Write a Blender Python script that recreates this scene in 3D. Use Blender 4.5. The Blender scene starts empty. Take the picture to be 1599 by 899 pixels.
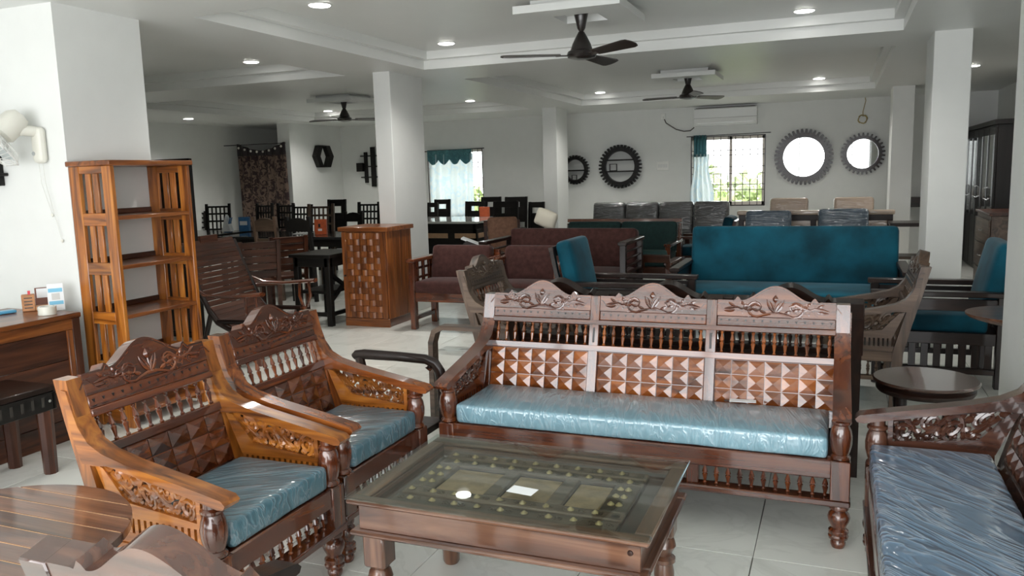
import bpy, math, random
from mathutils import Matrix, Vector, noise
import numpy as np

# ------------------------------------------------------------------ camera, world, light, exposure
S = bpy.context.scene
COL = S.collection
FPX, YAW, PITCH, ROLL, EYE = 1260.0, -0.3843, 0.1409, -0.0279, 1.5     # photograph taken as 1599 x 899

def cam_axes():
    right = Vector((math.cos(YAW), -math.sin(YAW), 0)); f0 = Vector((math.sin(YAW), math.cos(YAW), 0)); u0 = Vector((0, 0, 1))
    fwd = f0*math.cos(PITCH) - u0*math.sin(PITCH); up = u0*math.cos(PITCH) + f0*math.sin(PITCH)
    r2 = right*math.cos(ROLL) + up*math.sin(ROLL); u2 = up*math.cos(ROLL) - right*math.sin(ROLL)
    return r2, u2, fwd
R_, U_, F_ = cam_axes()
cam = bpy.data.cameras.new('camera'); cam.sensor_width = 36; cam.lens = FPX/1599*36; cam.clip_start = .02; cam.clip_end = 300
co = bpy.data.objects.new('camera', cam); COL.objects.link(co)
co.matrix_world = Matrix(((R_.x, U_.x, -F_.x, 0), (R_.y, U_.y, -F_.y, 0), (R_.z, U_.z, -F_.z, EYE), (0, 0, 0, 1)))
S.camera = co
def ray(x, y): return R_*((x-799.5)/FPX) - U_*((y-449.5)/FPX) + F_
def atz(x, y, z): d = ray(x, y); return Vector((0, 0, EYE)) + d*((z-EYE)/d.z)
def aty(x, y, Y): d = ray(x, y); return Vector((0, 0, EYE)) + d*(Y/d.y)
def atx(x, y, X): d = ray(x, y); return Vector((0, 0, EYE)) + d*(X/d.x)

W = bpy.data.worlds.new('sky'); S.world = W; W.use_nodes = True
wn = W.node_tree.nodes; bg = wn['Background']
bg.inputs[0].default_value = (.97, .985, 1.0, 1); bg.inputs[1].default_value = 4.3
S.view_settings.view_transform = 'Standard'; S.view_settings.look = 'None'; S.view_settings.gamma = 1
S.view_settings.use_curve_mapping = False
S.view_settings.exposure = 0.82
try:
    S.cycles.use_denoising = True; S.cycles.max_bounces = 10; S.cycles.diffuse_bounces = 6; S.cycles.caustics_reflective = False
    S.cycles.transparent_max_bounces = 12; S.cycles.sample_clamp_indirect = 6
except Exception: pass
def portal(loc, rot, sx, sy):
    l = bpy.data.lights.new('daylight_portal', 'AREA'); l.shape = 'RECTANGLE'; l.size = sx; l.size_y = sy
    try: l.cycles.is_portal = True
    except Exception: pass
    o = bpy.data.objects.new('daylight_portal', l); COL.objects.link(o); o.location = loc; o.rotation_euler = rot
C, T, BACK, FRONT, LEFT, RIGHT = 2.58, 2.75, 14.85, -1.3, -11.35, 2.3
portal((-1.3, FRONT+.02, 1.36), (math.pi/2, 0, 0), 7.0, 2.32)        # shop front behind the camera, light passes inward (+Y)
portal((-1.82, BACK-.0, 1.44), (-math.pi/2, 0, 0), 1.26, 1.21)
portal((-7.17, BACK-.0, 1.35), (-math.pi/2, 0, 0), 1.2, 1.3)

# ------------------------------------------------------------------ materials
MC = {}
def nodes(name):
    m = bpy.data.materials.new(name); m.use_nodes = True
    n = m.node_tree.nodes; return m, n, m.node_tree.links, n['Principled BSDF']
def ramp(n, stops):
    r = n.new('ShaderNodeValToRGB'); e = r.color_ramp.elements
    while len(e) < len(stops): e.new(.5)
    for k, (p, c) in enumerate(stops): e[k].position = p; e[k].color = (*c, 1)
    return r
def coords(n, l, scale, rnd=True):
    tc = n.new('ShaderNodeTexCoord'); mp = n.new('ShaderNodeMapping'); mp.inputs['Scale'].default_value = scale
    l.new(tc.outputs['Object'], mp.inputs['Vector'])
    if rnd:
        oi = n.new('ShaderNodeObjectInfo'); mu = n.new('ShaderNodeMath'); mu.operation = 'MULTIPLY'; mu.inputs[1].default_value = 37.0
        l.new(oi.outputs['Random'], mu.inputs[0]); l.new(mu.outputs[0], mp.inputs['Location'])
    return mp
WOODS = {  # dark, mid, light, roughness, coat
 'amber':  ((.045, .012, .003), (.190, .050, .010), (.330, .100, .020), .27, 0.9),
 'red':    ((.024, .006, .002), (.092, .021, .006), (.190, .052, .012), .26, 1.0),
 'honey':  ((.070, .017, .003), (.310, .096, .014), (.520, .198, .030), .28, 0.6),
 'shelf':  ((.050, .014, .005), (.195, .056, .012), (.340, .115, .026), .30, .25),
 'dark':   ((.006, .003, .002), (.014, .006, .004), (.028, .012, .007), .34, .15),
 'black':  ((.004, .003, .003), (.007, .006, .005), (.012, .009, .008), .42, .0),
 'walnut': ((.020, .008, .005), (.058, .021, .012), (.110, .045, .024), .26, 0.9),
 'grey':   ((.032, .020, .013), (.090, .055, .036), (.160, .105, .070), .40, .1),
 'table':  ((.040, .016, .009), (.118, .049, .026), (.215, .104, .058), .28, 0.7),
 'brown':  ((.020, .007, .004), (.056, .017, .008), (.105, .035, .015), .34, .2),
}
def wood(kind='red', ax='x'):
    key = ('wood', kind, ax)
    if key in MC: return MC[key]
    d, mi, li, ro, ct = WOODS[kind]
    m, n, l, p = nodes('%s_wood_%s' % (kind, ax))
    sc = {'x': (1.3, 17, 17), 'y': (17, 1.3, 17), 'z': (17, 17, 1.3)}[ax]
    mp = coords(n, l, sc)
    n1 = n.new('ShaderNodeTexNoise'); n1.inputs['Scale'].default_value = 1.0; n1.inputs['Detail'].default_value = 5; n1.inputs['Distortion'].default_value = 1.6
    l.new(mp.outputs[0], n1.inputs['Vector'])
    r = ramp(n, [(.28, d), (.50, mi), (.74, li)]); l.new(n1.outputs['Fac'], r.inputs[0])
    oi = n.new('ShaderNodeObjectInfo'); mr = n.new('ShaderNodeMapRange'); mr.inputs[3].default_value = .78; mr.inputs[4].default_value = 1.25
    l.new(oi.outputs['Random'], mr.inputs[0])
    hs = n.new('ShaderNodeHueSaturation'); l.new(mr.outputs[0], hs.inputs['Value']); l.new(r.outputs[0], hs.inputs['Color'])
    l.new(hs.outputs[0], p.inputs['Base Color'])
    mp2 = coords(n, l, tuple(6*s for s in sc)); n2 = n.new('ShaderNodeTexNoise'); n2.inputs['Scale'].default_value = 1; l.new(mp2.outputs[0], n2.inputs['Vector'])
    b = n.new('ShaderNodeBump'); b.inputs['Strength'].default_value = .10; b.inputs['Distance'].default_value = .004
    l.new(n2.outputs['Fac'], b.inputs['Height']); l.new(b.outputs[0], p.inputs['Normal'])
    p.inputs['Specular IOR Level'].default_value = .3 if kind in ('black', 'dark', 'brown') else .45
    p.inputs['Roughness'].default_value = ro; p.inputs['Coat Weight'].default_value = ct; p.inputs['Coat Roughness'].default_value = .07; p.inputs['Coat IOR'].default_value = 1.6
    MC[key] = m; return m
def plain(name, col, rough=.5, metal=0, coat=0, bump=0, scale=30, var=0, emit=0, sheen=0):
    if name in MC: return MC[name]
    m, n, l, p = nodes(name)
    p.inputs['Roughness'].default_value = rough; p.inputs['Metallic'].default_value = metal; p.inputs['Coat Weight'].default_value = coat
    mp = coords(n, l, (scale,)*3); nz = n.new('ShaderNodeTexNoise'); nz.inputs['Scale'].default_value = 1; nz.inputs['Detail'].default_value = 4
    l.new(mp.outputs[0], nz.inputs['Vector'])
    a = tuple(c*(1-var) for c in col); z = tuple(min(1, c*(1+var)) for c in col)
    r = ramp(n, [(.3, a), (.7, z)]); l.new(nz.outputs['Fac'], r.inputs[0]); l.new(r.outputs[0], p.inputs['Base Color'])
    if bump:
        b = n.new('ShaderNodeBump'); b.inputs['Strength'].default_value = bump; b.inputs['Distance'].default_value = .01
        l.new(nz.outputs['Fac'], b.inputs['Height']); l.new(b.outputs[0], p.inputs['Normal'])
    if emit: p.inputs['Emission Color'].default_value = (*col, 1); p.inputs['Emission Strength'].default_value = emit
    if sheen: p.inputs['Specular IOR Level'].default_value = .15; p.inputs['Sheen Weight'].default_value = sheen; p.inputs['Sheen Roughness'].default_value = .4
    MC[name] = m; return m
def wrapped(name, col, rot=0, stretch=(3, 26, 8), strength=.55, film=.35):   # upholstery under a clear crinkled plastic film
    if name in MC: return MC[name]
    m, n, l, p = nodes(name)
    mp0 = coords(n, l, (1, 1, 1)); mp0.inputs['Rotation'].default_value = (0, 0, rot)
    mp = n.new('ShaderNodeMapping'); mp.inputs['Scale'].default_value = stretch; l.new(mp0.outputs[0], mp.inputs['Vector'])
    n1 = n.new('ShaderNodeTexNoise'); n1.inputs['Scale'].default_value = 1; n1.inputs['Detail'].default_value = 3; n1.inputs['Roughness'].default_value = .5; n1.inputs['Distortion'].default_value = .8
    l.new(mp.outputs[0], n1.inputs['Vector'])
    def mth(op, a_, b_=None):
        q = n.new('ShaderNodeMath'); q.operation = op
        for k, v in enumerate((a_, b_)):
            if v is None: continue
            if isinstance(v, (int, float)): q.inputs[k].default_value = v
            else: l.new(v, q.inputs[k])
        return q.outputs[0]
    rid = mth('POWER', mth('SUBTRACT', 1.0, mth('ABSOLUTE', mth('MULTIPLY', mth('SUBTRACT', n1.outputs['Fac'], .5), 5.0))), 3.0)   # thin creases
    rid = mth('MAXIMUM', rid, 0.0); hgt = mth('ADD', mth('MULTIPLY', rid, .45), n1.outputs['Fac'])
    b = n.new('ShaderNodeBump'); b.inputs['Strength'].default_value = strength; b.inputs['Distance'].default_value = .02
    l.new(hgt, b.inputs['Height']); l.new(b.outputs[0], p.inputs['Coat Normal'])
    b2 = n.new('ShaderNodeBump'); b2.inputs['Strength'].default_value = strength*.5; b2.inputs['Distance'].default_value = .02
    l.new(hgt, b2.inputs['Height']); l.new(b2.outputs[0], p.inputs['Normal'])
    li = tuple(c*.4+.6*g for c, g in zip(col, (.55, .62, .68)))
    r = ramp(n, [(.0, col), (.5, tuple(c*1.15 for c in col)), (1.0, tuple(c*(1-film)+li_*film for c, li_ in zip(col, li)))]); l.new(rid, r.inputs[0])
    l.new(r.outputs[0], p.inputs['Base Color'])  # whitish glints of the film along its creases, painted into the base colour
    p.inputs['Roughness'].default_value = .38; p.inputs['Coat Weight'].default_value = 1; p.inputs['Coat Roughness'].default_value = .09; p.inputs['Coat IOR'].default_value = 1.75
    MC[name] = m; return m
def glass(name, tint, f0=.045, rough=0.0):
    if name in MC: return MC[name]
    m = bpy.data.materials.new(name); m.use_nodes = True; n = m.node_tree.nodes; l = m.node_tree.links; n.clear()
    o = n.new('ShaderNodeOutputMaterial'); t = n.new('ShaderNodeBsdfTransparent'); t.inputs[0].default_value = (*tint, 1)
    g = n.new('ShaderNodeBsdfGlossy'); g.inputs['Roughness'].default_value = rough
    lw = n.new('ShaderNodeLayerWeight'); lw.inputs['Blend'].default_value = .5
    pw = n.new('ShaderNodeMath'); pw.operation = 'POWER'; pw.inputs[1].default_value = 5; l.new(lw.outputs['Facing'], pw.inputs[0])
    ma = n.new('ShaderNodeMath'); ma.operation = 'MULTIPLY_ADD'; ma.inputs[1].default_value = 1-f0; ma.inputs[2].default_value = f0; l.new(pw.outputs[0], ma.inputs[0])
    mx = n.new('ShaderNodeMixShader')
    l.new(ma.outputs[0], mx.inputs[0]); l.new(t.outputs[0], mx.inputs[1]); l.new(g.outputs[0], mx.inputs[2]); l.new(mx.outputs[0], o.inputs[0])
    MC[name] = m; return m
def curtain_mat(name, base, spot, trans=.35, scale=(9, 9, 9), lo=.5, hi=.62):
    if name in MC: return MC[name]
    m, n, l, p = nodes(name)
    mp = coords(n, l, scale); v = n.new('ShaderNodeTexNoise'); v.inputs['Scale'].default_value = 1; v.inputs['Detail'].default_value = 3; v.inputs['Distortion'].default_value = 1.5
    l.new(mp.outputs[0], v.inputs['Vector']); r = ramp(n, [(lo, base), (hi, spot)]); l.new(v.outputs['Fac'], r.inputs[0]); l.new(r.outputs[0], p.inputs['Base Color'])
    p.inputs['Roughness'].default_value = .8
    if trans:
        tr = n.new('ShaderNodeBsdfTranslucent'); mx = n.new('ShaderNodeMixShader'); mx.inputs[0].default_value = trans
        l.new(r.outputs[0], tr.inputs[0]); l.new(p.outputs[0], mx.inputs[1]); l.new(tr.outputs[0], mx.inputs[2]); l.new(mx.outputs[0], n['Material Output'].inputs[0])
    MC[name] = m; return m
WALL = plain('white_wall_paint', (.72, .73, .71), .75, bump=.03, scale=6, var=.015)
CEIL = plain('white_ceiling_paint', (.72, .73, .71), .38, scale=3, var=.01)
WHITE = plain('white_plastic', (.78, .78, .75), .3)
BLACK = plain('black_paint', (.012, .011, .011), .35, var=.2)
BRASS = plain('brass', (.62, .47, .26), .3, metal=1, var=.2, scale=60)
STEEL = plain('bright_metal', (.75, .75, .75), .25, metal=1)
MIRROR = plain('mirror_silver', (.88, .90, .90), .02, metal=1)
PAPER = plain('white_paper', (.82, .84, .85), .6)
TEAL = plain('teal_velvet', (.004, .068, .104), .7, var=.5, scale=3.5, sheen=.12, bump=.08)
BROWNV = plain('brown_velvet', (.050, .020, .017), .8, var=.3, scale=22, sheen=.12, bump=.15)
GREENV = plain('green_fabric', (.008, .036, .033), .8, var=.2)
LEATHER = wrapped('charcoal_wrapped', (.030, .030, .030), stretch=(4, 10, 26), strength=.4, film=.12)
BEIGE = wrapped('beige_wrapped', (.47, .36, .28), stretch=(4, 10, 26), strength=.3, film=.1)
NAVYW = wrapped('navy_wrapped', (.055, .085, .120), stretch=(3, 10, 30), strength=.6, film=.3)
BLUEW = wrapped('blue_wrapped', (.060, .150, .195), rot=.9, stretch=(2.2, 26, 10), strength=.5, film=.35)
BLUES = wrapped('sofa_blue_wrapped', (.185, .335, .405), rot=1.35, stretch=(2.5, 22, 9), strength=.40, film=.30)
BLUED = wrapped('slate_blue_wrapped', (.085, .150, .230), rot=-.75, stretch=(2.8, 13, 9), strength=.9, film=.55)
PLASTIC = glass('clear_film', (.95, .96, .96), .06, .15)
GLASS = glass('green_tinted_glass', (.92, .97, .95), .05)
PANE = glass('window_glass', (.97, .99, .98), .03)
GREYF = plain('dark_grey_cane', (.03, .025, .02), .6)

def tile_mat():
    m, n, l, p = nodes('cream_vitrified_tile')
    mp = coords(n, l, (1.6, 1.6, 1.6)); nz = n.new('ShaderNodeTexNoise'); nz.inputs['Scale'].default_value = 1; nz.inputs['Detail'].default_value = 8; nz.inputs['Distortion'].default_value = 3
    l.new(mp.outputs[0], nz.inputs['Vector'])
    r = ramp(n, [(.30, (.68, .69, .64)), (.44, (.77, .78, .73)), (.47, (.72, .73, .68)), (.50, (.79, .80, .75)), (.75, (.81, .82, .77))])
    l.new(nz.outputs['Fac'], r.inputs[0]); l.new(r.outputs[0], p.inputs['Base Color'])
    p.inputs['Roughness'].default_value = .16; p.inputs['Specular IOR Level'].default_value = .5
    return m
TILE = tile_mat()
GROUT = plain('grey_grout', (.16, .155, .14), .9)

# ------------------------------------------------------------------ mesh builder and object helpers
class MB:
    def __init__(s): s.v = []; s.f = []; s.m = None
    def p(s, q): return tuple(s.m @ Vector(q)) if s.m is not None else tuple(q)
    def add(s, vs, fs):
        b = len(s.v); s.v += [s.p(q) for q in vs]; s.f += [tuple(b+i for i in f) for f in fs]; return s
    def box(s, x0, x1, y0, y1, z0, z1, bev=0):
        if x0 > x1: x0, x1 = x1, x0
        if y0 > y1: y0, y1 = y1, y0
        if z0 > z1: z0, z1 = z1, z0
        if not bev:
            return s.add([(x0, y0, z0), (x1, y0, z0), (x1, y1, z0), (x0, y1, z0), (x0, y0, z1), (x1, y0, z1), (x1, y1, z1), (x0, y1, z1)],
                         [(3, 2, 1, 0), (4, 5, 6, 7), (0, 1, 5, 4), (1, 2, 6, 5), (2, 3, 7, 6), (3, 0, 4, 7)])
        bev = min(bev, (x1-x0)*.45, (y1-y0)*.45, (z1-z0)*.45)
        lo = (x0, y0, z0); hi = (x1, y1, z1); vs = []; ix = {}
        for sx in (0, 1):
            for sy in (0, 1):
                for sz in (0, 1):
                    sg = (sx, sy, sz)
                    for a in range(3):
                        q = [(hi[k] if sg[k] else lo[k]) + (0 if k == a else (-bev if sg[k] else bev)) for k in range(3)]
                        ix[(sg, a)] = len(vs); vs.append(q)
        fs = []
        for a in range(3):
            o = [k for k in range(3) if k != a]
            for sa in (0, 1):
                ring = []
                for (p_, q_) in ((0, 0), (1, 0), (1, 1), (0, 1)):
                    sg = [0, 0, 0]; sg[a] = sa; sg[o[0]] = p_; sg[o[1]] = q_; ring.append(ix[(tuple(sg), a)])
                fs.append(ring)
        for a in range(3):          # edges running along axis a
            o = [k for k in range(3) if k != a]
            for p_ in (0, 1):
                for q_ in (0, 1):
                    g0 = [0, 0, 0]; g0[o[0]] = p_; g0[o[1]] = q_; g1 = list(g0); g1[a] = 1
                    fs.append([ix[(tuple(g0), o[0])], ix[(tuple(g0), o[1])], ix[(tuple(g1), o[1])], ix[(tuple(g1), o[0])]])
        for sx in (0, 1):
            for sy in (0, 1):
                for sz in (0, 1): fs.append([ix[((sx, sy, sz), a)] for a in range(3)])
        c = Vector([(lo[k]+hi[k])/2 for k in range(3)]); out = []
        for f in fs:
            P0, P1, P2 = (Vector(vs[f[k]]) for k in range(3)); nrm = (P1-P0).cross(P2-P0)
            mid = sum((Vector(vs[i]) for i in f), Vector())/len(f)
            out.append(tuple(f) if nrm.dot(mid-c) > 0 else tuple(reversed(f)))
        return s.add(vs, out)
    def prism(s, poly, ax, t0, t1):
        mp = {'x': lambda a, b, t: (t, a, b), 'y': lambda a, b, t: (a, t, b), 'z': lambda a, b, t: (a, b, t)}[ax]
        n = len(poly); vs = [mp(a, b, t0) for a, b in poly] + [mp(a, b, t1) for a, b in poly]
        return s.add(vs, [tuple(range(n))[::-1], tuple(range(n, 2*n))] + [(k, (k+1) % n, n+(k+1) % n, n+k) for k in range(n)])
    def lathe(s, prof, cx=0, cy=0, seg=12, ax='z'):
        vs = []
        for r, z in prof:
            for k in range(seg):
                a = 2*math.pi*k/seg; u, w = r*math.cos(a), r*math.sin(a)
                vs.append((cx+u, cy+w, z) if ax == 'z' else ((cx+u, z, cy+w) if ax == 'y' else (z, cx+u, cy+w)))
        n = len(prof); fs = []
        for i in range(n-1):
            for k in range(seg): k2 = (k+1) % seg; fs.append((i*seg+k, i*seg+k2, (i+1)*seg+k2, (i+1)*seg+k))
        fs.append(tuple(range(seg))[::-1]); fs.append(tuple((n-1)*seg+k for k in range(seg)))
        return s.add(vs, fs)
    def tube(s, pts, rad, seg=6, flat=1.0, nrm=None):
        pts = [Vector(q) for q in pts]; n = len(pts); vs = []; rads = rad if isinstance(rad, (list, tuple)) else [rad]*n
        ref = Vector(nrm) if nrm is not None else None
        for i, q in enumerate(pts):
            t = (pts[min(i+1, n-1)] - pts[max(i-1, 0)])
            t = t.normalized() if t.length > 1e-9 else Vector((0, 0, 1))
            a = ref if ref is not None else (Vector((0, 0, 1)) if abs(t.z) < .9 else Vector((1, 0, 0)))
            b = t.cross(a); b = b.normalized() if b.length > 1e-6 else Vector((1, 0, 0)); a2 = b.cross(t)
            for k in range(seg):
                g = 2*math.pi*(k+.5)/seg; vs.append(q + b*(rads[i]*math.cos(g)) + a2*(rads[i]*flat*math.sin(g)))
        fs = []
        for i in range(n-1):
            for k in range(seg): k2 = (k+1) % seg; fs.append((i*seg+k, i*seg+k2, (i+1)*seg+k2, (i+1)*seg+k))
        fs.append(tuple(range(seg))[::-1]); fs.append(tuple((n-1)*seg+k for k in range(seg)))
        return s.add(vs, fs)
    def pillow(s, x0, x1, y0, y1, z0, z1, r=.02, puff=0, n=8, wr=0, seed=0, puffy=0):
        c = Vector(((x0+x1)/2, (y0+y1)/2, (z0+z1)/2)); h = Vector(((x1-x0)/2, (y1-y0)/2, (z1-z0)/2)); r = min(r, *h)
        def axis(hh, m):
            inn = hh-r; e = [-hh, -hh+r*.3, -hh+r]; e += [(-inn + 2*inn*k/m) for k in range(1, m)] if inn > 1e-6 else []
            return e + [hh-r, hh-r*.3, hh]
        A = [axis(h[k], max(2, int(n*min(3.0, h[k]/max(h))) if h[k] < max(h) else n)) for k in range(3)]
        vmap = {}; vs = []; fs = []
        def vid(i, j, k):
            key = (i, j, k)
            if key not in vmap:
                q = Vector((A[0][i], A[1][j], A[2][k]))
                inn = Vector([max(-h[t]+r, min(h[t]-r, q[t])) for t in range(3)]); d = q-inn
                if d.length > 1e-9: q = inn + d.normalized()*r
                u, v_, w_ = q.x/h.x, q.y/h.y, q.z/h.z
                if puff: q.z += puff*(1-u*u)*(1-v_*v_)*(1 if w_ > 0 else 0 if w_ <= 0 else 1)*w_
                if puffy: q.y += puffy*(1-u*u)*(1-w_*w_)*v_
                if wr:
                    g = noise.noise_vector(Vector((q.x*9+seed, q.y*9, q.z*9)))*wr; q += g
                vmap[key] = len(vs); vs.append(c+q)
            return vmap[key]
        L = [len(a)-1 for a in A]
        for a in range(3):
            b, d = [k for k in range(3) if k != a]
            for side in (0, L[a]):
                for i in range(L[b]):
                    for j in range(L[d]):
                        q = []
                        for (ii, jj) in ((i, j), (i+1, j), (i+1, j+1), (i, j+1)):
                            e = [0, 0, 0]; e[a] = side; e[b] = ii; e[d] = jj; q.append(vid(*e))
                        flip = (side == 0) ^ (a == 1)
                        fs.append(tuple(reversed(q)) if flip else tuple(q))
        return s.add(vs, fs)
    def sheet(s, fn, nu, nv):
        vs = [fn(i/nu, j/nv) for j in range(nv+1) for i in range(nu+1)]
        return s.add(vs, [(j*(nu+1)+i, j*(nu+1)+i+1, (j+1)*(nu+1)+i+1, (j+1)*(nu+1)+i) for j in range(nv) for i in range(nu)])
    def mesh(s, name, mat, ang=38):
        me = bpy.data.meshes.new(name); me.from_pydata(s.v, [], s.f); me.update()
        me.polygons.foreach_set('use_smooth', [True]*len(me.polygons))
        try: me.set_sharp_from_angle(angle=math.radians(ang))
        except Exception: pass
        if mat: me.materials.append(mat)
        return me
    def build(s, name, mat, parent=None, ang=38):
        o = bpy.data.objects.new(name, s.mesh(name, mat, ang)); COL.objects.link(o)
        if parent is not None: o.parent = parent
        return o
def put(me, name, parent, loc, rot=(0, 0, 0)):
    o = bpy.data.objects.new(name, me); COL.objects.link(o); o.parent = parent; o.location = loc; o.rotation_euler = rot; return o
def tag(o, label, cat, group=None):
    o['label'] = label; o['category'] = cat
    if group: o['group'] = group
    return o
def thing(name, label, cat, loc=(0, 0, 0), rz=0, group=None):
    o = bpy.data.objects.new(name, None); COL.objects.link(o); o.location = loc; o.rotation_euler = (0, 0, rz); o.empty_display_size = .1
    return tag(o, label, cat, group)
def struct(o, label=None):
    o['kind'] = 'structure'
    if label: o['label'] = label
    return o
def bx(name, mat, parent, x0, x1, y0, y1, z0, z1, bev=.004): return MB().box(x0, x1, y0, y1, z0, z1, bev).build(name, mat, parent)
def dup(root, loc, rz, label=None, group=None):
    r = root.copy(); COL.objects.link(r); r.location = loc; r.rotation_euler = (0, 0, rz)
    if label: r['label'] = label
    if group: r['group'] = group
    for ch in list(root.children):
        c = ch.copy(); COL.objects.link(c); c.parent = r
        for g in list(ch.children):
            d = g.copy(); COL.objects.link(d); d.parent = c
    return r
PI = math.pi

# ------------------------------------------------------------------ the room
random.seed(4)
floor = struct(MB().box(LEFT-.2, RIGHT+.2, FRONT-.2, BACK+.2, -.20, -.006).build('floor', GROUT), 'polished cream tiled showroom floor')
tme = MB().box(-.2982, .2982, -.2982, .2982, -.012, 0, .0012).mesh('tile', TILE)
rest = MB()
for i in range(-20, 6):
    for j in range(-10, 21):
        cx, cy = -.267+.3+.6*i, 3.076+.3+.6*j
        if cx < LEFT or cx > RIGHT-.2 or cy > BACK or cy < FRONT: continue
        if -5.6 < cx < 2.2 and 1.6 < cy < 9.6: put(tme, 'tile', floor, (cx, cy, 0), (0, 0, random.choice((0, PI/2, PI, -PI/2))))
        else: rest.box(cx-.2982, cx+.2982, cy-.2982, cy+.2982, -.012, 0)
o = rest.build('tile_field', TILE, floor); o['kind'] = 'stuff'

def wall_with_holes(name, x0, x1, y0, y1, z0, z1, holes, label):     # wall in the X-Z plane
    m = MB(); xs = sorted({x0, x1} | {h[0] for h in holes} | {h[1] for h in holes}); zs = sorted({z0, z1} | {h[2] for h in holes} | {h[3] for h in holes})
    for a, b in zip(xs, xs[1:]):
        for c, d in zip(zs, zs[1:]):
            mx, mz = (a+b)/2, (c+d)/2
            if any(h[0] < mx < h[1] and h[2] < mz < h[3] for h in holes): continue
            m.box(a, b, y0, y1, c, d)
    return struct(m.build(name, WALL), label)
WR = (-2.452, -1.191, .835, 2.044); WL = (-7.77, -6.57, .70, 2.0)
wall_with_holes('wall_back', LEFT-.2, RIGHT+.2, BACK, BACK+.2, 0, 3.0, [WR, WL], 'white back wall with two windows')
wall_with_holes('wall_front', LEFT-.2, RIGHT+.2, FRONT-.15, FRONT, 0, 3.0, [(-4.8, 2.2, .2, 2.52)], 'white wall around the glazed shop front')
struct(MB().box(LEFT-.2, LEFT, FRONT, BACK, 0, 3.0).build('wall_left', WALL), 'white left wall behind the dining sets')
struct(MB().box(RIGHT, RIGHT+.2, FRONT, BACK, 0, 3.0).build('wall_right', WALL), 'white right wall behind the wardrobes')
struct(MB().box(LEFT, -4.35, 3.605, 4.26, 0, 3.0).build('wall_divider', WALL), 'white wall end beside the bookshelf')
struct(MB().box(-6.2, -6.0, FRONT, 3.605, 0, 3.0).build('wall_side', WALL), 'white side wall near the counter')
struct(MB().box(-10.12, -9.84, 13.1, BACK, 0, C+.05).build('wall_pier', WALL), 'white pier between curtain and hexagonal shelf')
for k, (x0, x1, y0, y1) in enumerate([(-4.53, -4.33, 7.49, 8.2), (-4.68, -4.43, 13.15, 13.75), (.72, 1.005, 7.81, 8.45), (.70, .985, 13.0, 13.6), (.805, 1.12, 4.12, 4.72)]):
    struct(MB().box(x0, x1, y0, y1, 0, C+.05, .004).build('pillar_%d' % (k+1), WALL),
           ['white pillar behind the woven front cabinet', 'slim white pillar beside the gear shelves', 'broad white pillar right of the teal sofa', 'far white pillar beside the wardrobes', 'white pillar at the right edge'][k])
TR = [(-3.98, .47, 4.36, 7.6), (-3.98, .47, 8.57, 13.15), (-9.35, -4.9, 4.36, 7.55), (-9.35, -4.9, 8.57, 13.25)]
m = MB(); xs = [LEFT, -9.35, -4.9, -3.98, .47, RIGHT]; ys = [FRONT, 4.36, 7.55, 7.6, 8.57, 13.15, 13.25, BACK]
for a, b in zip(xs, xs[1:]):
    for c, d in zip(ys, ys[1:]):
        mx, my = (a+b)/2, (c+d)/2
        if any(t[0] < mx < t[1] and t[2] < my < t[3] for t in TR): continue
        m.box(a, b, c, d, C, 3.0)
ceiling = struct(m.build('ceiling', CEIL), 'white false ceiling with recessed trays')
for (x0, x1, y0, y1) in TR:
    m = MB(); e = .075; zl = C+.09
    m.box(x0, x1, y0, y0+e, zl, 3.0).box(x0, x1, y1-e, y1, zl, 3.0).box(x0, x0+e, y0+e, y1-e, zl, 3.0).box(x1-e, x1, y0+e, y1-e, zl, 3.0)
    m.box(x0+e, x1-e, y0+e, y1-e, T, 3.0)
    m.build('tray_recess', CEIL, ceiling)
# shop front behind the camera
WFR = plain('grey_window_frame', (.35, .35, .34), .4)
sf = struct(MB().build('window_3', None), 'glazed shop front behind the camera')
m = MB()
for x in (-4.77, -3.03, -1.3, .43, 2.17): m.box(x-.03, x+.03, FRONT-.1, FRONT-.04, .2, 2.52)
m.box(-4.8, 2.2, FRONT-.1, FRONT-.04, .2, .26).box(-4.8, 2.2, FRONT-.1, FRONT-.04, 2.46, 2.52)
m.build('window_frame', WFR, sf)
# windows in the back wall
def window(n, h, sash_x, label):
    w = struct(MB().build('window_%d' % n, None), label); x0, x1, z0, z1 = h; y = BACK+.1
    FR = plain('cream_window_frame', (.72, .66, .60), .5); m = MB()
    for a, b, c, d in ((x0, x0+.05, z0, z1), (x1-.05, x1, z0, z1), (x0, x1, z0, z0+.06), (x0, x1, z1-.05, z1), (sash_x-.025, sash_x+.025, z0, z1)): m.box(a, b, y, y+.05, c, d)
    m.build('window_frame', FR, w)
    m = MB(); 
    for a, b, c, d in ((x0-.012, x0+.004, z0-.012, z1+.012), (x1-.004, x1+.012, z0-.012, z1+.012), (x0, x1, z0-.012, z0+.004), (x0, x1, z1-.004, z1+.012)): m.box(a, b, BACK-.006, BACK+.03, c, d)
    m.build('window_trim', wood('dark', 'z'), w)
    bar = plain('thin_grey_bars', (.12, .10, .09), .5)
    nb = 10; hz = [.0, .2, .27, .44, .54, .70, .78, 1.0]
    for k in range(1, nb):
        x = x0+(x1-x0)*k/nb; m = MB()
        for a, b in ((.0, .44), (.54, 1.0)): m.box(x-.006, x+.006, y-.035, y-.025, z0+(z1-z0)*(1-b), z0+(z1-z0)*(1-a))
        m.build('grille_bar', bar, w)
    for q in hz[1:-1]: z = z1-(z1-z0)*q; MB().box(x0, x1, y-.038, y-.028, z-.006, z+.006).build('grille_bar', bar, w)
    for a, b in ((x0+.05, sash_x-.025), (sash_x+.025, x1-.05)): MB().box(a, b, y+.02, y+.026, z0+.06, z1-.05).build('window_pane', PANE, w)
window(1, WR, -1.78, 'bright barred window right of the black sofa')
window(2, WL, -7.17, 'bright barred window behind the pale curtain')
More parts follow.
